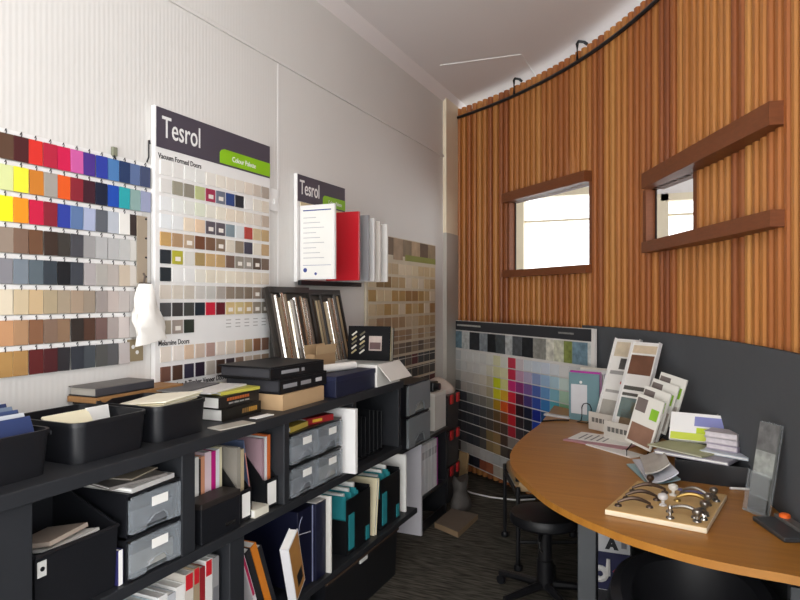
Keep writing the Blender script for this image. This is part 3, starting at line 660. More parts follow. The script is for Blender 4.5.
# ---------------------------------------------------------------- cardboard box and black binders
t = thing('carton', 'low brown cardboard tray under the two black binders', 'carton', (.315, 2.335, CT))
openbox(MB(), .32, .27, .064, .004, CARD).build('carton_body', t)
MB().bb(-.13, .13, -.155, .155, .058, .0635, CARD).build('carton_lid', t)
BB = mat('151518', .5, var=.1, spec=.25)
for k, (yy, w_, d_, zz, h_, lab) in enumerate(((2.36, .37, .29, CT+.0645, .062, 'thick black binder with silver spine marks on the cardboard tray'), (2.33, .38, .28, CT+.1275, .052, 'black binder lying on the thick one beside the blind racks'))):
    t = thing('binder', lab, 'binder', (.29, yy, zz), R(-3 if k else 0))
    MB().box((0, 0, .004), (d_, w_, .008), BB, bev=.002).box((0, 0, h_-.004), (d_, w_, .008), BB, bev=.002).bb(d_/2-.008, d_/2, -w_/2+.002, w_/2-.002, .008, h_-.008, BB).build('cover', t)
    MB().bb(-d_/2+.01, d_/2-.008, -w_/2+.01, w_/2-.01, .008, h_-.008, mat('35353a', .7)).build('pages', t)
    for j, (a, b_) in enumerate(((-.16, -.06), (-.03, .05), (.09, .14)) if k == 0 else ((-.12, 0), (.02, .04))):
        MB().bb(d_/2, d_/2+.0008, a, b_, h_*.35, h_*.62, mat('8e8e92' if j != 2 else 'c4c4c6', .4)).build('spine_label', t)
# small blue and white boxes further along
t = thing('storage_box', 'flat navy blue box at the worktop edge', 'box', (.381, 2.75, CT))
NAVY = mat('151a34', .5, var=.1)
MB().box((0, 0, .04), (.2, .40, .08), NAVY, bev=.002).build('box_body', t); MB().box((0, 0, .087), (.206, .406, .024), mat('191e3a', .5), bev=.002).build('box_lid', t)
t = thing('paper_roll', 'white rolled sheet lying on the navy blue box', 'paper roll', (.375, 2.73, CT+.12), 0, None, (0, 0, R(-12)))
MB().tube([(0, -.14, 0), (0, .14, 0)], .0195, PAPER, n=14).tube([(0, -.142, 0), (0, -.1401, 0)], .012, mat('c9c6c0', .8), n=12).build('roll', t, True)
t = thing('carton', 'small brown cardboard carton behind the navy blue box', 'carton', (.246, 2.80, CT), R(0))
openbox(MB(), .20, .054, .18, .004, CARD).build('carton_body', t)
for s in (-1, 1): MB().box((.024*s, 0, .203), (.003, .19, .045), mat('c2a680', .8), Matrix.Rotation(R(3*s), 4, 'Y')).build('carton_flap', t)
# ---------------------------------------------------------------- racks of blind slats
def blind_rack(label, y, w, h, cols, seed, dx=.0):
    t = thing('blind_rack', label, 'sample rack', (.165+dx, y, CT+.004), rot=(0, R(-12), 0))
    FR = mat('26221f', .4)
    MB().bb(-.012, 0, -w/2, w/2, 0, h, mat('3a3632', .5)).bb(0, .02, -w/2, -w/2+.014, 0, h, FR).bb(0, .02, w/2-.014, w/2, 0, h, FR).bb(0, .02, -w/2+.014, w/2-.014, h-.03, h, FR).bb(0, .05, -w/2+.014, w/2-.014, 0, .02, FR).build('rack_frame', t)
    r = random.Random(seed); n = len(cols)
    for k, c in enumerate(cols):
        yy = -w/2+.02+(w-.04)*(k+.5)/n; ww = (w-.04)/n*.86
        rough, met = (.18, .9) if c in ('d8d4cc', 'c9c0b0', 'e8e4da') else (.35, .3)
        q = MB(); hh = h-.045-r.uniform(0, .05); a = r.uniform(-.5, .5)
        M = Matrix.Translation((.016, yy, .022)) @ Matrix.Rotation(a, 4, 'Z')
        pr = [(-.003-.003, -ww/2), (.002, -ww*.2), (.003, 0), (.002, ww*.2), (-.006, ww/2), (-.0075, ww/2), (.0005, 0), (-.0075, -ww/2)]
        q.prism(pr, 0, hh, mat(c, rough, met, var=.25, scale=7, stretch=(1, 1, .6), key=str(k)), M).build('blind_blade', t)
        if k % 2: MB().bb(.022, .026, yy-.004, yy+.004, hh*.45, hh*.47, CHROME).build('clip', t)
    return t
blind_rack('dark framed rack of metallic blind blades beside the black binders', 2.77, .37, .52, ['4a4038', 'd8d4cc', '8a7a64', 'e8e4da', '6a5a48', 'c9c0b0', '8f8880', 'd8d4cc', '3c3630', 'c9c0b0', 'd8d4cc', '5c5044'], 3)
blind_rack('dark framed rack of blind blades beyond the first blade rack', 3.15, .34, .51, ['3c342c', 'b4a484', '8a7a62', '2a2622', 'c4b698', 'e8e4da', '6a5c4c', 'd8d4cc', '3a342e', 'a08c6c'], 5, -.018)
# ---------------------------------------------------------------- white carton with black sample book
t = thing('carton', 'white open carton at the far end of the worktop', 'carton', (.343, 3.09, CT), R(0))
WB = mat('dedcd6', .7, var=.05)
openbox(MB(), .28, .30, .115, .005, WB).build('carton_body', t)
MB().box((.055, 0, 0), (.11, .27, .004), WB, Matrix.Translation((.15, 0, .115)) @ Matrix.Rotation(R(48), 4, 'Y')).build('carton_flap', t)
p = far(372, 3.33)
t = thing('sample_book', 'black sample book with little photo standing in the white carton', 'sample book', (.345, 3.14, CT+.1155), rot=(R(-6), 0, R(6)))
M1 = mat('18181a', .75, var=.1, spec=.15)
MB().bb(-.125, .125, -.003, 0, 0, .19, M1).bb(-.125, .125, .052, .055, 0, .185, M1).build('cover', t)
mb = MB()
for k, c in enumerate(('d8d2c0', 'c6bf62', 'e2ded2', '3a3a3a', 'cfc9b8', '7d8a5a', 'e6e2d8')): MB().bb(-.12, .122, .001+k*.0071, .0065+k*.0071, .002, .183, mat(c, .7)).build('sample_page', t)
MB().bb(.0, .075, -.0042, -.003, .055, .135, mat('b3a49c', .5, var=.5, scale=20)).bb(.006, .069, -.0046, -.0042, .062, .10, mat('5e4646', .5, var=.4, scale=24)).build('cover_photo', t)
for r_ in range(5):
    for c_ in range(2): MB().box((0, 0, 0), (.036, .0012, .009), mat(['b9a97e', 'd8d4c8', '6a6450'][(r_+c_) % 3], .4), Matrix.Translation((-.088+c_*.048, -.0036, .048+r_*.025)) @ Matrix.Rotation(R(-38), 4, 'Y')).build('sample_chip', t)
# ================================================================ MIDDLE SHELF
S = MS+.001
# bay by the near end: tote, book, drawers
t = tub('big black tote with papers on the middle shelf near the camera', 1.205, .335, S, .255, .27, .175, 'storage_tote', hb=.27, taper=.05)
MB().bb(.134, .1355, -.12, -.095, .12, .16, mat('c9c9c6', .4)).lathe([(.006, 0), (.006, .002)], BLK2, Matrix.Translation((.1356, -.107, .14)) @ Matrix.Rotation(R(90), 4, 'Y'), n=10).build('label_plate', t)
sheet('brown envelope lying on top of the papers in the big tote', .36, 1.20, S+.165, .15, .13, mat('b3a496', .7), 'envelope', R(14), th=.012, cat='envelope', tilt=R(-10))
sheet('white papers poking out of the big tote under a brown envelope', .375, 1.215, S+.152, .16, .14, PAPER, 'document', R(10), th=.008, tilt=R(-10))
book('thin white booklet with navy cover squeezed beside the clear drawers', .47, 1.342, S, .020, .16, .10, '2b2a5c', 'booklet', marks=((0, 1, 'efefec'),))
drawers('two clear fronted drawers with black frame on the near middle shelf', .485, 1.462, S, .205, .33, .255, 2, 1)
flat('folded newspaper on top of the two clear drawers', .35, 1.45, S+.257, .18, .26, .014, 'b9b8b6', 'newspaper', R(4))
flat('glossy magazine with yellow corner on the newspaper', .34, 1.44, S+.272, .19, .25, .009, '77736f', 'magazine', R(-10))
flat('thin colour leaflet lying topmost over the clear drawers', .335, 1.445, S+.282, .14, .20, .004, 'a79a88', 'leaflet', R(14))
# second bay: black box, binders, magazine files
t = thing('storage_box', 'closed black box on the middle shelf before the magazines', 'box', (.440, 1.765, S))
MB().box((0, 0, .058), (.08, .20, .116), BLK2, bev=.003).build('box_body', t); MB().box((0, 0, .126), (.084, .204, .020), mat('26211f', .5), bev=.003).build('box_lid', t)
MB().bb(.040, .0412, .02, .075, .025, .036, STEEL).build('nameplate', t)
MG = 'magazines and binders behind the black box'
items = [('white ring binder standing first beside the shelf upright', 'binder', .034, 'e4e4e0', .265), ('black slim folder between white binder and peach magazine', 'folder', .010, '1c1c20', .255), ('peach spined magazine behind the black box', 'magazine', .020, 'd99a78', .262), ('pale pink catalogue with small photo behind the black box', 'catalogue', .034, 'e3ccd2', .272), ('magenta spined catalogue behind the black box', 'catalogue', .024, 'c2187e', .268), ('white magazine right after the magenta catalogue', 'magazine', .020, 'dfe2e4', .27), ('cream spined brochure before the first magazine file', 'brochure', .014, 'd6cfae', .275)]
yy = 1.725
for lab, nm, th, c, h in items:
    t = book(lab, .385, yy+th/2, S, th-.001, .21, h, c, nm, group=MG, marks=((.3, .48, '6a5f5c'),) if 'photo' in lab else ()); yy += th
BLF = mat('131417', .4, var=.1)
FG = 'black magazine files on the middle shelf'
magfile('black magazine file beside the black box, white label', .46, 1.925, S, .068, .25, .27, BLF, .115, FG)
magfile('black magazine file against the upright, white label', .46, 2.085, S, .082, .25, .27, BLF, .115, FG)
for k, (lab, c, yy, th, h) in enumerate((('patterned grey magazine in the first magazine file', '8f8a80', 1.914, .02, .265), ('sandy magazine in the first magazine file', 'b6a888', 1.936, .018, .255), ('pink cover magazine in the file against the upright', '9c8088', 2.062, .018, .268), ('white magazine in the file against the upright', 'dcdcdc', 2.081, .014, .272), ('orange spined magazine in the file against the upright', 'cc6a34', 2.100, .02, .276))):
    book(lab, .435, yy, S+.004, th, .20, h, c, 'magazine', lean=0)
flat('white leaflet pad lying on the shelf between the magazine files', .38, 1.995, S, .085, .2, .03, 'dcd8c8', 'leaflet')
t = thing('leaning_magazine', 'glossy magazine with blue cover leaning between the two magazine files', 'magazine', (.40, 2.034, S+.032), rot=(R(11), 0, 0))
MB().bb(-.2, 0, -.004, .004, 0, .25, mat('5d6a88', .35, var=.5, scale=12)).build('cover', t); MB().bb(.0, .0006, -.003, .003, .06, .2, mat('c98a80', .5, var=.4)).build('spine_label', t)
# third bay: four clear drawers and white board
drawers('four clear drawers in a black frame beside the white board', .485, 2.39, S, .42, .33, .27, 2, 2)
flat('yellow paperback on top of the four clear drawers', .40, 2.27, S+.272, .15, .13, .022, 'b9a24a', 'book', R(5))
t = flat('red packet lying on the four clear drawers', .40, 2.45, S+.272, .17, .14, .028, '8c1c22', 'packet', R(-12))
MB().bb(.0702, .071, -.05, .01, .008, .02, mat('d6b23c', .5)).build('packet_label', t)
tag(MB().bb(.12, .535, 2.636, 2.66, S, 1.03, WHITE, bev=.002).build('white_board'), 'plain white panel standing upright beside the four clear drawers', 'panel')
# fourth bay: two dark file racks
for k, yy in enumerate((2.86, 3.05)):
    t = thing('file_rack', ('black slotted file rack nearer the white panel', 'black slotted file rack nearer the worktop end')[k], 'file rack', (.44, yy, S))
    MB().bb(-.26, 0, -.075, .075, 0, .01, BLF).build('rack_base', t)
    for j in range(4): MB().bb(-.25, -.004, -.072+j*.047, -.068+j*.047, .01, .24-.01*j, BLF, bev=.002).build('rack_divider', t)
# ================================================================ LOWER SHELF
S = LS+.001
LB = [('pale blue folder', 'folder', 'c3d2d8'), ('white ring file', 'binder', 'dcdcda'), ('silver grey file', 'binder', 'b9bcc0'), ('white catalogue', 'catalogue', 'e6e4e0'), ('red topped catalogue', 'catalogue', 'c9c2b8'), ('brown catalogue', 'catalogue', '9c8a70'), ('red magazine', 'magazine', '8c2228'), ('white magazine with red top', 'magazine', 'd8d6d2'), ('grey patterned magazine', 'magazine', '8d8c8c')]
yy = 1.46
for k, (nm, n_, c) in enumerate(LB):
    th = [.034, .04, .036, .04, .04, .03, .026, .036, .034][k]
    book('%s, %s along the row on the lower shelf before the upright' % (nm, ORD[k]), .46, yy+th/2, S, th-.002, .21, [.30, .31, .30, .31, .335, .34, .33, .345, .34][k], c, n_, group='row of files on the lower shelf', marks=((.84, .99, 'c0202a'),) if k in (4, 5, 7) else ((.3, .7, '6f6f72'),) if k == 8 else ())
    yy += th
LG = 'books leaning against the lower upright'
for k, (lab, c, th, h, lean, y_, mk) in enumerate((('white and crimson magazine leaning first against the upright', 'd9d4d6', .018, .30, 21, 2.035, ((.35, .95, 'b01c50'),)), ('black folder leaning between crimson magazine and orange book', '1d1d20', .03, .30, 21, 2.066, ()), ('orange hardback leaning between two black folders', 'd07a1c', .034, .31, 21, 2.105, ()), ('slim black book leaning behind the orange hardback', '202024', .022, .29, 21, 2.138, ()))):
    book(lab, .44, y_, S+.006, th, .2, h, c, 'book' if 'book' in lab or 'hardback' in lab else 'magazine' if 'magazine' in lab else 'folder', lean=R(lean), group=LG, marks=mk)
t = book('white boxed manual with tan and black cover leaning last', .491, 2.183, S+.006, .036, .12, .27, 'dfdfe2', 'manual', group=LG)
t.rotation_euler = (0, R(22), R(-75))
MB().bb(-.115, -.006, .0182, .019, .008, .262, mat('b98444', .5, var=.25, scale=10)).bb(-.10, -.04, .019, .0195, .04, .10, mat('1c1c20', .5)).build('cover_print', t)
t = thing('portfolio', 'large navy portfolio with white drawn arc behind the leaning books', 'portfolio', (.455, 2.335, S))
MB().bb(-.34, 0, -.06, .06, 0, .335, mat('0d1029', .5, var=.1), bev=.003).build('cover', t)
arc = [(.0016, -.02+.045*math.cos(a_), .17+.14*math.sin(a_)) for a_ in [R(100+16*i) for i in range(10)]]
MB().tube(arc, .0012, mat('aab0cc', .5), n=5).tube([(.0016, -.055, .24), (.0016, .04, .225)], .0015, mat('d5d7e2', .5), n=5).build('printed_arc', t)
MB().bb(0, .003, .052, .057, 0, .335, mat('8d92b2', .4)).build('edge_strip', t)
t = thing('portfolio', 'plain navy box file between drawn portfolio and white board', 'box file', (.468, 2.442, S))
MB().bb(-.33, 0, -.042, .042, 0, .335, mat('10142e', .5, var=.1), bev=.003).build('cover', t); MB().bb(-.325, -.004, -.036, .036, .335, .337, PAPER).build('pages', t)
tag(MB().bb(.15, .487, 2.492, 2.504, S, S+.345, mat('dcd9d2', .6), bev=.002).build('white_board'), 'narrow edged white board standing on the lower shelf by the navy files', 'panel')
for k, (lab, y_, h, c) in enumerate((('white document file next to the white board edge', 2.535, .30, 'd5d7dc'), ('grey document file beside the first teal file', 2.575, .27, 'a9adb4'), ('pale blue document file against the first teal file', 2.61, .25, 'c2cad6'))):
    book(lab, .36, y_, S, .03, .24, h, c, 'document_file', cat='file', marks=((.1, .3, '55585e'),))
TEAL = mat('2c8c94', .5, var=.08)
def teal_file(lab, y_, n_):
    t = thing('desk_file', lab, 'desk file', (.325, y_, S), 0, 'black desk files with teal folders')
    MB().bb(.129, .133, 0, .25, 0, .265, BLF).bb(-.133, -.129, 0, .25, 0, .28, BLF).bb(-.129, .129, .246, .25, 0, .28, BLF).bb(-.129, .129, 0, .004, 0, .165, BLF).bb(-.129, .129, .004, .246, 0, .004, BLF).build('file_body', t)
    for (y0_, y1_, z0_, z1_) in ((.02, .075, .02, .19), (.20, .235, .01, .08)): MB().bb(.1332, .136, y0_, y1_, z0_, z1_, TEAL).build('teal_corner', t)
    MB().bb(-.10, -.02, -.003, 0, .01, .09, TEAL).build('teal_corner', t)
    for k in range(3):
        f = thing('suspension_folder', 'teal folder with white papers, %s in line in the %s desk file' % (ORD[k], n_), 'folder', (.325, y_+.03+k*.05, S+.008), 0, 'teal folders in the desk files')
        MB().bb(-.12, .12, -.012, -.010, .002, .268+.01*k, TEAL).bb(-.12, .12, .010, .012, .002, .25+.01*k, TEAL).bb(-.12, .12, -.012, .012, 0, .002, TEAL).build('folder_cover', f)
        MB().bb(-.115, .10, -.008, .008, .003, .278+.016*k, PAPER).build('papers', f)
teal_file('black desk file with teal folders nearer the navy files', 2.69, 'nearer')
teal_file('black desk file with teal folders at the shelf end', 3.06, 'farther')
t = thing('manila_folder', 'cream folder leaning upright between the two teal desk files', 'folder', (.465, 2.985, S+.001), rot=(R(-7), 0, 0))
MB().bb(-.22, 0, -.012, -.009, 0, .29, mat('d9cfae', .7)).bb(-.22, 0, .009, .012, 0, .29, mat('d9cfae', .7)).bb(-.22, -.216, -.009, .009, 0, .29, mat('d9cfae', .7)).build('folder_cover', t); MB().bb(-.21, -.004, -.008, .008, .002, .28, PAPER).build('papers', t)
tag(MB().bb(.18, .46, 3.385, 3.40, S, S+.33, PAPER, bev=.001).build('white_file'), 'thin white file standing behind the farther teal desk file', 'file')
# bin on the floor under the lower shelf
t = thing('storage_bin', 'large black bin on the carpet below the lower shelf', 'bin', (.27, 2.88, 0))
openbox(MB(), .78, .38, .265, .006, BLK2, .04).build('bin_body', t)
MB().bb(.186, .194, -.06, .02, .225, .245, PAPER).build('paper_label', t)
MB().bb(.19, .2, -.39, .39, .25, .262, mat('4a3a30', .5)).build('bin_rim', t)
# ================================================================ LOW UNIT BEYOND
t = thing('low_cabinet', 'low white ended cabinet on the carpet past the shelving end', 'cabinet', (.005, 3.5, 0))
MB().bb(0, .36, 0, .86, .600, .622, BLK2).build('cabinet_top', t)
for y_ in (.36,): MB().bb(0, .36, y_-.009, y_+.009, 0, .60, mat('d2d0d6', .5, var=.03)).build('side_panel', t)
MB().bb(0, .35, .37, .835, .22, .24, BLK2).build('shelf', t); MB().bb(0, .35, .835, .855, 0, .6, BLK2).build('side_panel', t); MB().bb(.0, .35, -.0, .018, .34, .6, BLK2).build('side_panel', t)
MB().bb(.33, .345, .37, .835, .0, .06, BLK2).build('kickboard', t)
GREYD = mat('8d9396', .4, alpha=.85, var=.08)
drawers('grey fronted two drawer unit on top of the low cabinet', .40, 3.735, .623, .36, .33, .40, 2, 1, front=GREYD, labels=False)
y_ = 3.90
for k, (th, c, lab) in enumerate(((.06, 'e0e0e2', 'white lever file first past the white cabinet end'), (.055, 'd6d8da', 'white lever file second past the white cabinet end'), (.06, 'e4e4e4', 'white lever file third past the white cabinet end'), (.05, 'dadadc', 'white lever file fourth past the white cabinet end'), (.05, 'e2e2e2', 'white lever file beside the purple folder'), (.022, 'a03088', 'purple folder at the end of the white lever files'))):
    book(lab, .345, y_+th/2, .241, th-.003, .28, .33, c, 'lever_file', cat='file', group='white lever files in the low cabinet', marks=((.7, .85, 'b4b4b6'),) if k < 5 else ()); y_ += th+.002
t = thing('compact_camera', 'small black camera on the white box beside the grey drawers', 'camera', (.28, yon(432, .28), .623+.262))
MB().box((0, 0, .035), (.06, .10, .07), BLK2, bev=.008).build('camera_body', t); MB().lathe([(.026, 0), (.026, .03), (.02, .032)], BLK2, Matrix.Translation((.03, 0, .035)) @ Matrix.Rotation(R(90), 4, 'Y')).build('lens', t, True)
t2 = thing('storage_box', 'white box under the black camera on the low cabinet', 'box', (.26, t.location.y, .623))
MB().box((0, 0, .12), (.17, .22, .24), mat('d4d0c8', .6), bev=.003).build('box_body', t2); MB().box((0, 0, .25), (.176, .226, .022), mat('dedad2', .6), bev=.003).build('box_lid', t2)
# crates with red clips and a pale bag
for k in range(3):
    t = thing('crate', ('black crate with red clips standing on the carpet in the corner', 'black crate with red clips, middle one of the corner stack', 'black crate with red clips below the pale bag')[k], 'crate', (.17, 4.66, k*.272), 0, 'stacked crates in the corner')
    openbox(MB(), .26, .26, .245, .006, mat('3a3b3e', .5, alpha=.9), .06).build('crate_body', t)
    MB().box((0, 0, .256), (.27, .27, .022), BLK2, bev=.004).build('crate_lid', t)
    for s in (-1, 1): MB().box((.139, .07*s, .235), (.014, .05, .07), mat('b81e22', .4), bev=.003).build('clip', t)
t = thing('pale_bag', 'pale pinkish bundle sitting on top of the corner crates', 'bag', (.17, 4.66, .8138))
mb = MB(); vs = []; fs = []
for i in range(8):
    u = i/7; rr = .12*math.sin(math.pi*(.42+.56*u))**.7+.002
    for k in range(18):
        a_ = 2*math.pi*k/18; q = rr*(1+.06*math.sin(4*a_+3*u))
        vs.append((q*math.cos(a_), q*math.sin(a_), .12*u))
for i in range(7):
    for k in range(18): fs.append((i*18+k, i*18+(k+1) % 18, (i+1)*18+(k+1) % 18, (i+1)*18+k))
fs += [tuple(range(18)), tuple(7*18+k for k in range(18))]
mb.add(vs, fs, mat('cdbfb4', .8)).build('bag_body', t, True)
# grey sack and cardboard on the floor
t = thing('paper_sack', 'slumped grey sack on the carpet beside the low cabinet', 'sack', (.42, 4.475, 0))
mb = MB(); vs = []; fs = []
for i in range(8):
    u = i/7; rr = .085*(1-.35*u)+.01*math.sin(9*u)
    for k in range(16):
        a_ = 2*math.pi*k/16; q = rr*(1+.08*math.sin(3*a_+5*u)); vs.append((q*.8*math.cos(a_), q*math.sin(a_)*1.2, .23*u+.02*math.sin(2*a_)*u))
for i in range(7):
    for k in range(16): fs.append((i*16+k, i*16+(k+1) % 16, (i+1)*16+(k+1) % 16, (i+1)*16+k))
fs += [tuple(range(16)), tuple(7*16+k for k in range(16))]
mb.add(vs, fs, mat('4e4a47', .7, var=.2)).build('sack_body', t, True)
P4 = [at(429, 524, 0), at(452, 534, 0), at(472, 516, 0), at(446, 510, 0)]
cc = sum(P4, Vector())/4
cc += Vector((.06, -.05, 0)); P4 = [v+Vector((.06, -.05, 0)) for v in P4]
t = thing('cardboard_sheet', 'flat brown cardboard lying on the carpet past the shelving', 'cardboard', tuple(cc))
MB().prism([(v.x-cc.x, v.y-cc.y) for v in P4], .001, .035, mat('8a7358', .8, var=.1)).build('carton_body', t); MB().prism([((v.x-cc.x)*.97, (v.y-cc.y)*.97) for v in P4], .035, .037, mat('6e6154', .8, var=.1)).build('carton_lid', t)
a_ = at(459, 470, .10)
p0 = at(463, 488, 0)
t = thing('cardboard_offcut', 'narrow brown board leaning in the corner by the colour board', 'board', (*far(461, 5.05), 0), rot=(R(-6), 0, R(-30)))
MB().bb(-.05, .05, -.008, .008, 0, .33, mat('8d7350', .8), bev=.002).build('board', t)
pts = [at(458, 487, .012), at(472, 493, .006), at(490, 497, .006), at(505, 499, .006), at(518, 500, .006), at(535, 499, .006)]
tag(MB().tube(pts, .006, WHITE, n=6).build('power_cable'), 'white power cable lying across the carpet under the table', 'cable')
t = thing('power_plug', 'white plug block on the carpet at the cable end', 'plug', (pts[0].x-.02, pts[0].y, 0))
MB().box((0, 0, .02), (.05, .07, .04), WHITE, bev=.006).build('plug_body', t)
# ================================================================ TABLE
TZ = .80
t = thing('meeting_table', 'orange brown D shaped table following the curved timber wall', 'table', (1.7, 3.2, 0))
o_ = Vector(t.location)
front = [at(*q, TZ) for q in ((540, 424), (528, 433), (517, 443), (511, 452), (510, 459), (512, 467), (523, 479), (545, 498), (569, 512), (600, 526), (635, 539), (690, 555), (740, 566), (800, 577))]
fp = [(v.x, v.y) for v in front]
fp.append((2.30, fp[-1][1]-.04))
a_lo = math.atan2(fp[-1][1]-KY, 2.34-KX); a_hi = math.atan2(fp[0][1]+.06-KY, fp[0][0]-KX)
rr = KR-.03
a0_ = math.atan2(fp[-1][1]-KY, math.sqrt(rr*rr-(fp[-1][1]-KY)**2))
a1_ = math.acos((fp[0][0]+.03-KX)/rr)
back = [pol(rr, a0_+(a1_-a0_)*i/24) for i in range(25)]
# keep clear of the leaning colour board
bu = (pR-pL).normalized(); bn = Vector((bu.y, -bu.x, 0))       # board face normal, to the room
bk = []
for q in back:
    v = Vector((*q, 0)); dd = (v-Vector((pL.x, pL.y, 0))).dot(bn); al = (v-Vector((pL.x, pL.y, 0))).dot(bu)
    if al < BW+.02 and dd < .05: v = v+bn*(.05-dd)
    bk.append((v.x, v.y))
# smooth the front by a Catmull-Rom pass
def smooth(pts, n=4):
    out = []
    for i in range(len(pts)-1):
        p0, p1, p2, p3 = pts[max(i-1, 0)], pts[i], pts[i+1], pts[min(i+2, len(pts)-1)]
        for k in range(n):
            s = k/n
            out.append(tuple(.5*(2*p1[j]+(p2[j]-p0[j])*s+(2*p0[j]-5*p1[j]+4*p2[j]-p3[j])*s*s+(3*p1[j]-p0[j]-3*p2[j]+p3[j])*s**3) for j in (0, 1)))
    return out+[pts[-1]]
ol = [(x-o_.x, y-o_.y) for x, y in smooth(fp)+bk]
WT = wood_top()
MB().prism(ol, TZ-.025, TZ, WT).build('tabletop', t)
cen = (.15, .25)
MB().prism([(cen[0]+(x-cen[0])*.93, cen[1]+(y-cen[1])*.93) for x, y in ol], TZ-.06, TZ-.025, mat('17171a', .6)).build('apron', t)
LEGM = mat('3d4043', .5, var=.08)
for px, Z in ((588, 2.45),): q = far(px, Z); MB().bb(q[0]-o_.x-.034, q[0]-o_.x+.034, q[1]-o_.y-.034, q[1]-o_.y+.034, 0, TZ-.06, LEGM, bev=.004).build('leg', t)
for q in ((2.25, 2.12), (1.72, 3.62)): MB().bb(q[0]-o_.x-.034, q[0]-o_.x+.034, q[1]-o_.y-.034, q[1]-o_.y+.034, 0, TZ-.06, LEGM, bev=.004).build('leg', t)
T = TZ
ZA = R(-20.6)
# ---------------------------------------------------------------- folders with wire bookend
FO = 'upright folders by the wire bookend'
b0 = at(584, 421, T)
ang = R(-4); ux = Vector((math.cos(ang), math.sin(ang), 0)); uy = Vector((-math.sin(ang), math.cos(ang), 0))
rz_f = R(24.4-42)
ux = Vector((math.cos(rz_f), math.sin(rz_f), 0)); uy = Vector((-math.sin(rz_f), math.cos(rz_f), 0))
off = 0
for lab, c, th, h in (('teal grey folder with white note, front one by the wire bookend', '6f8f96', .012, .29), ('magenta folder right behind the teal grey one', 'b4389c', .022, .30), ('white folder behind the magenta folder', 'e2e2e6', .035, .29), ('pale lilac folder between two white folders', 'cfcbdc', .02, .285), ('white folder with grey label next to the sloped stands', 'dededc', .05, .30), ('cream folder, rearmost of the upright folders', 'd8d2c6', .025, .31)):
    q = b0+uy*off
    t = thing('folder', lab, 'folder', (q.x, q.y, T), rz_f, FO)
    cm = mat(c, .5, var=.06)
    MB().bb(-.10, .095, 0, .002, 0, h, cm).bb(-.10, .095, th-.003, th-.001, 0, h, cm).bb(-.10, -.098, .002, th-.003, 0, h, cm).build('folder_cover', t)
    MB().bb(-.097, .092, .0025, th-.0035, .002, h-.006, PAPER).build('papers', t)
    if off == 0:
        MB().bb(-.085, .02, -.001, 0, .04, .22, mat('d3d3d6', .6)).build('note', t)
        MB().lathe([(.009, 0), (.009, .002)], WHITE, Matrix.Translation((-.02, -.001, .235)) @ Matrix.Rotation(R(90), 4, 'X'), n=10).build('button', t)
    if 'grey label' in lab: MB().bb(.0952, .096, .006, th-.008, .02, .09, mat('6c6c70', .6)).build('spine_label', t)
    off += th+.003
q = b0-uy*.02+ux*.02
t = thing('bookend', 'black wire bookend in front of the teal grey folder', 'bookend', (q.x, q.y, T), rz_f)
MB().tube([(-.03, -.05, .004), (-.03, 0, .004), (-.03, .012, .03), (-.03, .012, .085), (-.02, .012, .105), (0, .012, .112), (.02, .012, .105), (.03, .012, .085), (.03, .012, .03), (.03, 0, .004), (.03, -.05, .004), (-.03, -.05, .004)], .003, BLACKP, n=6).build('wire', t, True)
q1, q2 = at(542, 422, T), at(569, 421, T)
tag(MB().tube([(q1.x, q1.y, T+.005), ((q1.x+q2.x)/2, (q1.y+q2.y)/2+.02, T+.005), (q2.x, q2.y, T+.005)], .005, BLACKP, n=6).build('black_cable'), 'short black cable lying on the table below the colour board', 'cable')
q = at(568, 414, T+.02)
t = thing('paper_strip', 'thin white strip lying by the folders at the back of the table', 'paper', (q.x-.06, q.y-.02, T), R(-20)); MB().bb(-.09, .09, -.02, .02, 0, .012, mat('c8c8c8', .5), bev=.001).build('page', t)
# ---------------------------------------------------------------- sloped brochure stands
def stand(lab, px, py, w, h, lean, pics, rz=R(-36), pocket=True):
    q = inset(px, py)
    t = thing('brochure_stand', lab, 'brochure stand', (q[0], q[1], T+.003), rz, 'tall sloped brochure stands')
    M = Matrix.Rotation(-lean, 4, 'X')
    MB().bb(-w/2, w/2, .0, .004, 0, h, WHITE, M).bb(-w/2, -w/2+.004, -.022, 0, 0, h, WHITE, M).bb(w/2-.004, w/2, -.022, 0, 0, h, WHITE, M).build('holder_back', t)
    MB().bb(-w/2+.006, w/2-.006, -.010, 0, .01, h-.01, mat('e2e0db', .6), M).build('brochure', t)
    for (a, b, z0, z1, c) in pics: MB().bb(a*w, b*w, -.0112, -.010, z0*h, z1*h, mat(c, .5, var=.3, scale=18), M).build('printed_picture', t)
    if pocket:
        MB().bb(-w/2, w/2, -.05, -.047, 0, .10, mat('cfc9bf', .6)).bb(-w/2, w/2, -.047, .0, 0, .004, WHITE).bb(-w/2, -w/2+.003, -.047, 0, .004, .09, WHITE).bb(w/2-.003, w/2, -.047, 0, .004, .09, WHITE).build('pocket', t)
        for k in range(5): MB().bb(-w*.36+k*w*.15, -w*.36+k*w*.15+w*.11, -.0512, -.0502, .045, .07, mat('6d6a66', .6)).build('printed_letter', t)
    return t
stand('tall sloped white brochure stand next to the upright folders', 607, .25, .18, .54, R(20), [(-.42, .42, .80, .96, 'cdbfa6'), (-.1, .44, .66, .78, '4c4a48'), (-.40, .4, .60, .64, '9c9a98'), (.1, .4, .50, .53, 'b05a50'), (-.40, .4, .40, .43, 'a2a09c'), (-.42, .42, .1, .32, 'a9a59c')])
stand('tall sloped white brochure stand with brown roof picture behind green leaflets', 624, .27, .18, .54, R(20), [(-.42, .40, .66, .86, '6e4a38'), (-.42, .42, .88, .96, 'c9b69c'), (-.42, .42, .50, .54, '55534e'), (-.42, .42, .44, .47, '55534e'), (-.42, .3, .22, .42, '6d7d7a'), (-.3, .44, .12, .30, '77634c'), (.0, .44, .26, .38, '8a7a56')])
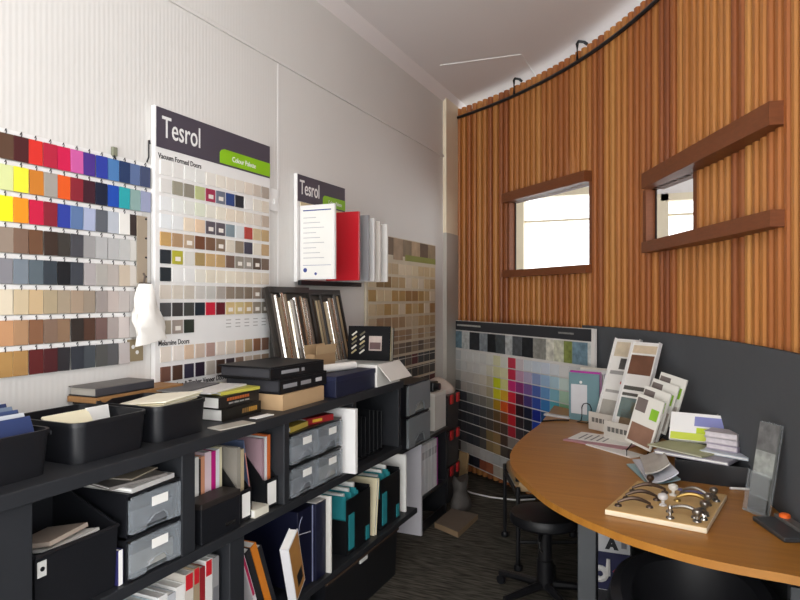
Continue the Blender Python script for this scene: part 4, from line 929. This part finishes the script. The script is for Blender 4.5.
LR = thing('leaflet_rack', 'black wire rack holding four leaflets with green squares', 'rack', (*inset(660, .2)[:2], T))
lq = [inset(px, d) for px, d in ((637, .34), (644, .29), (652, .24), (660, .20))]
lz = [.04, .07, .10, .13]
for sx in (-.05, .05):
    w_ = Vector((math.cos(ZA)*sx, math.sin(ZA)*sx, 0)); P_ = []
    for q_, z_ in zip(lq, lz): P_ += [Vector((q_[0], q_[1], T+z_-.006))+w_-LR.location]
    MB().tube([Vector((P_[0].x, P_[0].y, .003))]+P_+[Vector((P_[-1].x, P_[-1].y, .003))], .003, BLACKP, n=6).build('wire', LR, True)
for k, q in enumerate(lq):
    t = thing('leaflet', 'green squared leaflet with grey roof, %s of the four on the wire rack' % ('foremost', 'second nearest', 'third nearest', 'rearmost')[k], 'leaflet', (q[0], q[1], T+lz[k]+.022), R(-36), 'standing leaflets with green squares')
    w, h = .15, .235; M = Matrix.Rotation(R(-12), 4, 'X') @ Matrix.Rotation(R(10), 4, 'Y')
    MB().bb(-w/2, w/2, 0, .008, 0, h, mat('dcdad2', .5, var=.03), M).build('cover', t)
    MB().bb(-w/2+.006, -.01, -.001, 0, h*.66, h*.93, mat('746a66', .5, var=.3, scale=12), M).build('roof_picture', t)
    MB().bb(.02, w/2-.012, -.001, 0, h*.58, h*.80, mat('86b832', .5, var=.1), M).build('green_square', t)
    MB().bb(-w/2+.01, w/2-.01, -.001, 0, h*.05, h*.42, mat(['8c6a58', 'a59c92', 'a59c92', 'b5aea4'][k], .5, var=.4, scale=14), M).build('printed_picture', t)
# ---------------------------------------------------------------- papers lying on the table
q = at(611, 440, T)
sheet('white price list lying on the table before the sloped stands', q.x-.03, q.y-.03, T+.0085, .20, .32, PAPER, 'paper_sheet', R(-12), lines=5)
sheet('magazine with red edge under the white price list', q.x-.03, q.y-.06, T+.001, .25, .33, mat('b4848c', .5, var=.3), 'magazine', R(-20), th=.007, cat='magazine')
q = at(612, 446, T)
sheet('lower open brochure nearest the table front by the price list', q.x+.02, q.y-.10, T+.001, .09, .30, PAPER, 'brochure', R(-40), th=.006, cat='brochure')
q = at(648, 434, T)
t = thing('brochure_bundle', 'dark bundle of curled brochures between leaflets and catalogue tray', 'brochure', (q.x, q.y-.06, T), R(-30))
for k in range(4): MB().box((0, .014*k, .05), (.10, .004, .10), mat(['4a4440', '6b5a50', 'dcdad6', '3a3836'][k], .5, var=.3), Matrix.Rotation(R(-8+5*k), 4, 'X')).build('brochure_page', t)
# ---------------------------------------------------------------- catalogue tray
fl, fr = at(695, 487, T), at(746, 485, T)
q = (fl+fr)/2; e = (fr-fl).normalized()
rz_t = R(-6)
t = thing('document_tray', 'black document tray heaped with catalogues at the wall side of the table', 'tray', (q.x-.02, q.y+.14, T), rz_t)
DW, DD, DH = .27, .28, .085
openbox(MB(), DD, DW, DH, .004, BLK2, .03).build('tray_body', t)
ML = Matrix.Translation((q.x-.02, q.y+.14, T)) @ Matrix.Rotation(rz_t, 4, 'Z')
def onl(x, y, z): return ML @ Vector((x, y, z))
v = onl(0, .01, DH+.002)
flat('grey catalogue lying over the black tray rim', v.x-.05, v.y, v.z, .25, .30, .014, '9d9aa4', 'catalogue', rz_t+R(-15))
v = onl(-.07, .0, DH+.017)
flat('olive and grey brochure on the grey catalogue', v.x-.03, v.y+.02, v.z, .20, .26, .006, 'a8a884', 'brochure', rz_t+R(-28))
v = onl(.06, -.01, DH+.018)
t = flat('pale blue edged sample booklet on the catalogue heap', v.x, v.y, v.z, .13, .19, .012, 'c3cbd4', 'sample_booklet', rz_t+R(-18))
for k, (lab, c) in enumerate((('lilac swatch booklet under the other two swatch booklets', 'a79cae'), ('grey swatch booklet between two swatch booklets', 'b9b2ba'), ('pale swatch booklet topmost of the three small ones', 'c6bfc2'))):
    v = onl(.045-.004*k, .03+.003*k, DH+.031+.0245*k)
    flat(lab, v.x, v.y, v.z, .10, .13, .023, c, 'swatch_booklet', rz_t+R(-20+3*k), 'swatch booklets on the catalogue heap', page=mat('cfc8cc', .7, var=.2, scale=60))
v = onl(-.06, .095, DH+.036)
t = thing('ring_binder', 'white ring binder with violet and lime bands leaning at the tray back', 'binder', tuple(v), rz_t+R(-2), rot=(R(-32), 0, rz_t+R(-2)))
MB().bb(-.13, .13, 0, .003, 0, .13, WHITE).bb(-.13, .13, .02, .023, 0, .13, WHITE).bb(-.13, .13, .003, .02, 0, .003, WHITE).build('cover', t)
MB().bb(-.125, .125, .004, .019, .003, .122, PAPER).build('pages', t)
MB().bb(-.03, .13, -.001, 0, .07, .115, mat('8488be', .5)).build('violet_band', t); MB().bb(-.125, .06, -.001, 0, .002, .035, mat('c6d24a', .5)).build('lime_band', t); MB().bb(-.02, .10, -.0012, 0, .036, .062, mat('bcd02c', .5)).build('lime_band', t)
for dx in (.06, .085, .11): MB().tube([(dx, .011+.014*math.cos(a_), .128+.018*math.sin(a_)) for a_ in [R(180*i/8) for i in range(9)]], .002, CHROME, n=6).build('ring', t, True)
# glossy brochures slid down along the tray's near side
for k, (lab, px, py, m, w, d_, cu) in enumerate((('pale teal glossy brochure, lowest of the fan beside the tray', 652, 475, mat('9fbcc2', .3), .30, .13, .02), ('white glossy brochure curling up in the fan beside the tray', 654, 473, mat('d4d8e2', .25), .36, .11, .045), ('grey picture brochure at the top of the fan beside the tray', 654, 467, mat('b5b3ac', .35, var=.4, scale=12), .30, .09, .045))):
    q = at(px, py, T+.02*k)
    sheet(lab, q.x, q.y, T+.002+.022*k, w, d_, m, 'brochure', R(20-6*k), th=.006, curl=cu, cat='brochure', group='fanned brochures beside the tray')
q1 = onl(.11, -.155, .02)
t = thing('pen', 'white pen lying on the table before the black tray', 'pen', (q1.x+.02, q1.y, T), R(14))
MB().tube([(-.065, 0, .006), (.055, 0, .006), (.07, 0, .006)], [.005, .005, .0015], WHITE, n=8).build('barrel', t, True); MB().tube([(.0705, 0, .006), (.074, 0, .006)], [.0014, .0006], STEEL, n=8).build('tip', t, True)
# black cable loop behind
q = at(683, 424, T)
tag(MB().tube([(q.x-.05, q.y+.01, T+.05), (q.x-.03, q.y+.05, T+.09), (q.x, q.y+.02, T+.05), (q.x+.01, q.y+.03, T+.09), (q.x+.035, q.y+.0, T+.10), (q.x+.03, q.y-.02, T+.05), (q.x+.01, q.y-.03, T+.006), (q.x-.03, q.y-.05, T+.006)], .006, BLACKP, n=7).build('looped_cable'), 'black looped cable at the dado behind the ring binder', 'cable')
# upright perspex holder at the wall
q = inset(756, .115)
t = thing('brochure_holder', 'clear upright holder with grey photo brochure against the dark dado', 'brochure holder', (q[0], q[1], T), q[2]-R(90)+R(24))
M = Matrix.Rotation(R(-10), 4, 'X'); w, h = .10, .32
MB().bb(-w/2, w/2, .010, .013, 0, h, mat('c8d0d4', .1, alpha=.12, var=.02, spec=.1), M).bb(-w/2, w/2, -.013, -.010, 0, h*.45, mat('c8d0d4', .1, alpha=.12, var=.02, spec=.1), M).bb(-w/2, w/2, -.013, .013, 0, .003, mat('c8d0d4', .1, alpha=.35, var=.02), M).build('holder_shell', t)
MB().bb(-w/2+.004, w/2-.004, .002, .009, .004, h-.004, mat('6a6c6a', .8, spec=.1, var=.12, scale=9), M).build('brochure', t)
for z0, z1, c in ((.70, .98, '6a6a6a'), (.42, .68, '989c98'), (.2, .4, '5a5b58'), (.03, .18, '3a3836')): MB().bb(-w/2+.006, w/2-.006, .001, .002, h*z0, h*z1, mat(c, .8, var=.7, scale=30, spec=.1), M).build('printed_picture', t)
# diary with orange button
q = at(781, 530, T)
t = thing('desk_gadget', 'flat dark grey case with round orange button by the dado', 'gadget', (q.x+.01, q.y-.01, T), R(-24+45))
MB().box((0, 0, .008), (.11, .20, .016), mat('3b3c3e', .4), bev=.004).build('case', t); MB().box((.03, 0, .022), (.035, .19, .012), mat('5c5a58', .4), bev=.003).build('ridge', t)
MB().lathe([(.017, .028), (.017, .036), (.012, .040)], mat('ee6a24', .4), Matrix.Translation((.028, .055, 0))).build('orange_button', t, True)
# ---------------------------------------------------------------- knob and handle board
KB = at(668, 507, T)
t = thing('handle_board', 'pale timber board displaying cabinet knobs and pull handles on the table', 'sample board', tuple(KB), R(-10.4))
BWX, BWY = .32, .42
PINE = mat('c9a872', .5, var=.12, scale=5, stretch=(3, 14, 3)); 
MB().bb(-BWX/2, BWX/2, -BWY/2, BWY/2, 0, .020, PINE, bev=.002).build('board_panel', t)
EDGE = mat('e6d9bd', .6)
MB().bb(-BWX/2, BWX/2, -BWY/2-.0015, -BWY/2, .002, .018, EDGE).bb(BWX/2, BWX/2+.0015, -BWY/2, BWY/2, .002, .018, EDGE).build('board_edge', t)
PEW = mat('8a8680', .3, .9, var=.2); BRZ = mat('5a4c42', .35, .8); SIL = mat('a5a39e', .25, .95)
def pull(x, y, ln, ang, m, rise=.016):
    p = [(-ln/2, 0, .020), (-ln/2, 0, .034)] + [(-ln/2+ln*i/8, 0, .034+rise*math.sin(math.pi*i/8)) for i in range(1, 8)] + [(ln/2, 0, .034), (ln/2, 0, .020)]
    M = Matrix.Translation((x, y, 0)) @ Matrix.Rotation(R(ang), 4, 'Z')
    q = MB().tube(p, [.005, .005]+[.0045+.003*math.sin(math.pi*i/8) for i in range(1, 8)]+[.005, .005], m, M, 8)
    for s in (-1, 1): q.lathe([(.013, .020), (.011, .026), (.005, .028)], m, M @ Matrix.Translation((s*ln/2, 0, 0)), 12)
    q.build('pull_handle', t, True)
def knob(x, y, m, r=.017):
    r *= .85
    M = Matrix.Translation((x, y, 0))
    MB().lathe([(.014, .020), (.013, .024), (.006, .027), (.006, .038), (r*.8, .042), (r, .050), (r*.9, .058), (r*.4, .063)], m, M, 16).build('knob', t, True)
pull(-.085, -.13, .105, 25, BRZ); pull(-.085, -.03, .105, 25, BRZ); pull(-.085, .075, .115, 25, BRZ)
knob(-.10, .165, BRZ)
knob(.0, .085, mat('dcd9d2', .3), .021); knob(-.005, -.055, mat('c9c6c4', .15), .021)
pull(.085, -.125, .11, -8, SIL); pull(.075, .035, .10, 10, mat('b79a5c', .3, .9)); pull(.07, .12, .09, -10, PEW)
knob(.125, -.165, PEW, .019); knob(.13, -.06, PEW, .019); knob(.125, .035, PEW, .018); knob(.13, .125, PEW, .018)
pull(.125, -.11, .05, 60, PEW, .012); pull(.13, .08, .05, 60, PEW, .012)
MB().box((.045, .168, .023), (.13, .020, .006), mat('6f6c9c', .4), bev=.002).build('name_strip', t)
for k in range(4): knob(-.045+.03*k, -.18, SIL if k % 2 else PEW, .008) if k == 3 else None
# ================================================================ SEATING
LEA = mat('131316', .45, var=.12, spec=.35); TUBE = mat('141417', .35, spec=.5)
t = thing('swivel_stool', 'round black padded stool with chrome lever under the table edge', 'stool', (1.277, 3.315, 0))
MB().lathe([(.10, .385), (.165, .388), (.178, .400), (.18, .425), (.172, .444), (.14, .452), (.02, .454)], LEA, n=36).build('seat', t, True)
MB().lathe([(.10, .372), (.10, .385)], TUBE).build('seat_plate', t)
MB().lathe([(.042, .06), (.042, .20), (.036, .205), (.036, .372)], TUBE, n=18).build('column', t, True)
MB().tube([(.0, -.03, .36), (-.0, -.10, .345), (.0, -.125, .335), (.0, -.128, .30), (.015, -.125, .285)], .006, CHROME).build('lever', t, True)
for k in range(5):
    a_ = R(72*k+20); c_, s_ = math.cos(a_), math.sin(a_)
    f = MB().tube([(0.02*c_, .02*s_, .075), (.27*c_, .27*s_, .062)], [.024, .016], TUBE, n=8).build('foot', t, True)
    MB().lathe([(.024, -.012), (.026, 0), (.024, .012)], BLACKP, Matrix.Translation((.26*c_, .26*s_, .0262)) @ Matrix.Rotation(a_, 4, 'Z') @ Matrix.Rotation(R(90), 4, 'X'), 14).build('caster', f, True)
# low tube framed chair with tan seat
A, B = Vector((.86, 4.08, 0)), Vector((1.066, 3.60, 0))
e = (B-A); L_ = e.length; e.normalize(); rz = math.atan2(e.y, e.x)
t = thing('visitor_chair', 'low black tube framed chair with tan seat under the table tip', 'chair', tuple((A+B)/2), rz)
# local x: A to B; local y: under the table
D_ = .44; h_ = L_/2
for sx in (-1, 1):
    for yy in (0, D_):
        lg = MB().tube([(sx*h_, yy, .03), (sx*h_, yy, .47)], .013, TUBE).build('leg', t, True)
        MB().lathe([(.024, 0), (.026, .012), (.022, .03)], BLACKP, Matrix.Translation((sx*h_, yy, 0)), 12).build('foot_glide', lg, True)
MB().tube([(-h_, 0, .42), (h_, 0, .42)], .012, TUBE).tube([(-h_, D_, .42), (h_, D_, .42)], .012, TUBE).tube([(-h_, 0, .42), (-h_, D_, .42)], .012, TUBE).tube([(h_, 0, .42), (h_, D_, .42)], .012, TUBE).build('seat_frame', t, True)
MB().tube([(h_, 0, .16), (h_, D_, .16)], .010, TUBE).tube([(-h_, D_, .16), (h_, D_, .16)], .010, TUBE).build('stretcher', t, True)
MB().bb(-h_+.02, h_-.02, .004, D_-.01, .435, .50, mat('a58a66', .7, var=.1), bev=.015).build('seat', t, True)
MB().tube([(h_-.02, 0, .50), (h_-.02, .0, .55), (h_-.03, .03, .585), (h_-.05, .08, .60), (h_-.05, .30, .60)], .014, TUBE).build('armrest', t, True)
# deep black padded chair at the front of the table
t = thing('tub_chair', 'deep black padded chair pushed in under the table front', 'chair', (1.975, 2.29, 0), R(8))
mb = MB(); n = 28; vs = []; fs = []
prof = [(.27, .20), (.275, .58), (.262, .625), (.23, .64), (.195, .62), (.185, .45)]
for r, z in prof:
    for k in range(n+1):
        a_ = R(-20+220*k/n); zz = z-(.10*(abs(k/n-.5)*2)**3 if z > .5 else 0)
        vs.append((r*math.cos(a_), r*math.sin(a_), zz))
for i in range(len(prof)-1):
    for k in range(n): fs.append((i*(n+1)+k, i*(n+1)+k+1, (i+1)*(n+1)+k+1, (i+1)*(n+1)+k))
fs += [tuple(i*(n+1) for i in range(len(prof))), tuple(i*(n+1)+n for i in range(len(prof)))]
for k in range(n): fs.append((k, k+1, (len(prof)-1)*(n+1)+k+1, (len(prof)-1)*(n+1)+k))
mb.add(vs, fs, LEA, Matrix.Rotation(R(0), 4, 'Z')); mb.build('backrest', t, True)
MB().lathe([(.10, .36), (.23, .37), (.255, .40), (.255, .44), (.235, .47), (.03, .478)], LEA, Matrix.Translation((0, -.02, 0)), 30).build('seat', t, True)
MB().lathe([(.035, .06), (.035, .36)], TUBE).build('column', t)
MB().lathe([(.26, 0), (.26, .02), (.05, .06), (.03, .06)], TUBE, n=28).build('base', t, True)
# carton with printed letter under the table
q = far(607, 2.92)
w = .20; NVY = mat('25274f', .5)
t = thing('carton', 'plain dark box shape under the white and navy printed carton', 'carton', (q[0], q[1], 0), R(2))  # dark box fills the dark area below the printed band
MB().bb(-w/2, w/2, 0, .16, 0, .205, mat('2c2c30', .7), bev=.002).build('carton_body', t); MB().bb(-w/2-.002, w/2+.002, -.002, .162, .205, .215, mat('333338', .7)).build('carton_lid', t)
t = thing('carton', 'white and navy printed carton resting on a dark box shape under the table', 'carton', (q[0], q[1], .216), R(2))
MB().bb(-w/2, w/2, 0, .16, 0, .27, mat('d5d5d8', .6), bev=.002).build('carton_body', t)
MB().bb(-w/2-.0005, w/2+.0005, -.0012, 0, .004, .175, NVY).build('printed_band', t)
text('printed_letter', 'A', .062, mat('26282e'), frame_m((.0, -.0014, .195), (1, 0, 0), (0, 0, 1)), t, bold=.006)
MB().bb(.062, .085, -.0014, 0, .20, .235, mat('8c8c94', .6)).build('printed_mark', t)
MB().tube([(-.03+.026*math.cos(R(a_)), -.002, .075+.026*math.sin(R(a_))) for a_ in range(0, 361, 24)], .014, WHITE, n=6).tube([(.004, -.002, .07), (.006, -.002, .145)], [.013, .009], WHITE, n=6).build('printed_swirl', t)
MB().tube([(.03, -.002, .03), (.055, -.002, .06), (.03, -.002, .09), (.07, -.002, .13)], .007, mat('a8304c', .5), n=6).build('printed_stroke', t)
# ================================================================ LIGHT
w = bpy.data.worlds.new('daylight'); SC.world = w; w.use_nodes = True
bg = w.node_tree.nodes['Background']; bg.inputs[0].default_value = (.93, .97, 1, 1); bg.inputs[1].default_value = 3.2
def area(name, loc, rot, sx, sy, pw, col):
    l = bpy.data.lights.new(name, 'AREA'); l.shape = 'RECTANGLE'; l.size = sx; l.size_y = sy; l.energy = pw; l.color = col
    o = bpy.data.objects.new(name, l); C.objects.link(o); o.location = loc; o.rotation_euler = rot; return o
area('daylight_shopfront', (2.0, -2.44, 1.7), (R(90), 0, 0), 3.2, 2.4, 58, (1, .99, .978))
area('left_wall_fill', (3.98, -.55, 1.7), (R(90), 0, R(90)), 3.1, 2.3, 28, (1, .99, .978))  # fill lamp added out of view to brighten the near left wall
area('ceiling_fill', (2.0, -2.3, .55), (R(150), 0, 0), 3.2, .9, 118, (1, .98, .96))  # unseen fill lamp tilted upward, added to brighten the ceiling
area('daylight_side', (3.98, 4.7, 1.85), (R(90), 0, R(90)), 3.6, 1.6, 14, (1, .96, .9))
area('daylight_back', (1.0, 6.95, 1.9), (R(-90), 0, 0), 2.0, 1.4, 6, (1, .97, .92))
SC.view_settings.view_transform = 'Standard'; SC.view_settings.look = 'None'; SC.view_settings.exposure = -.04; SC.view_settings.gamma = 1
SC.view_settings.use_curve_mapping = False
SC.cycles.max_bounces = 8; SC.cycles.use_denoising = True
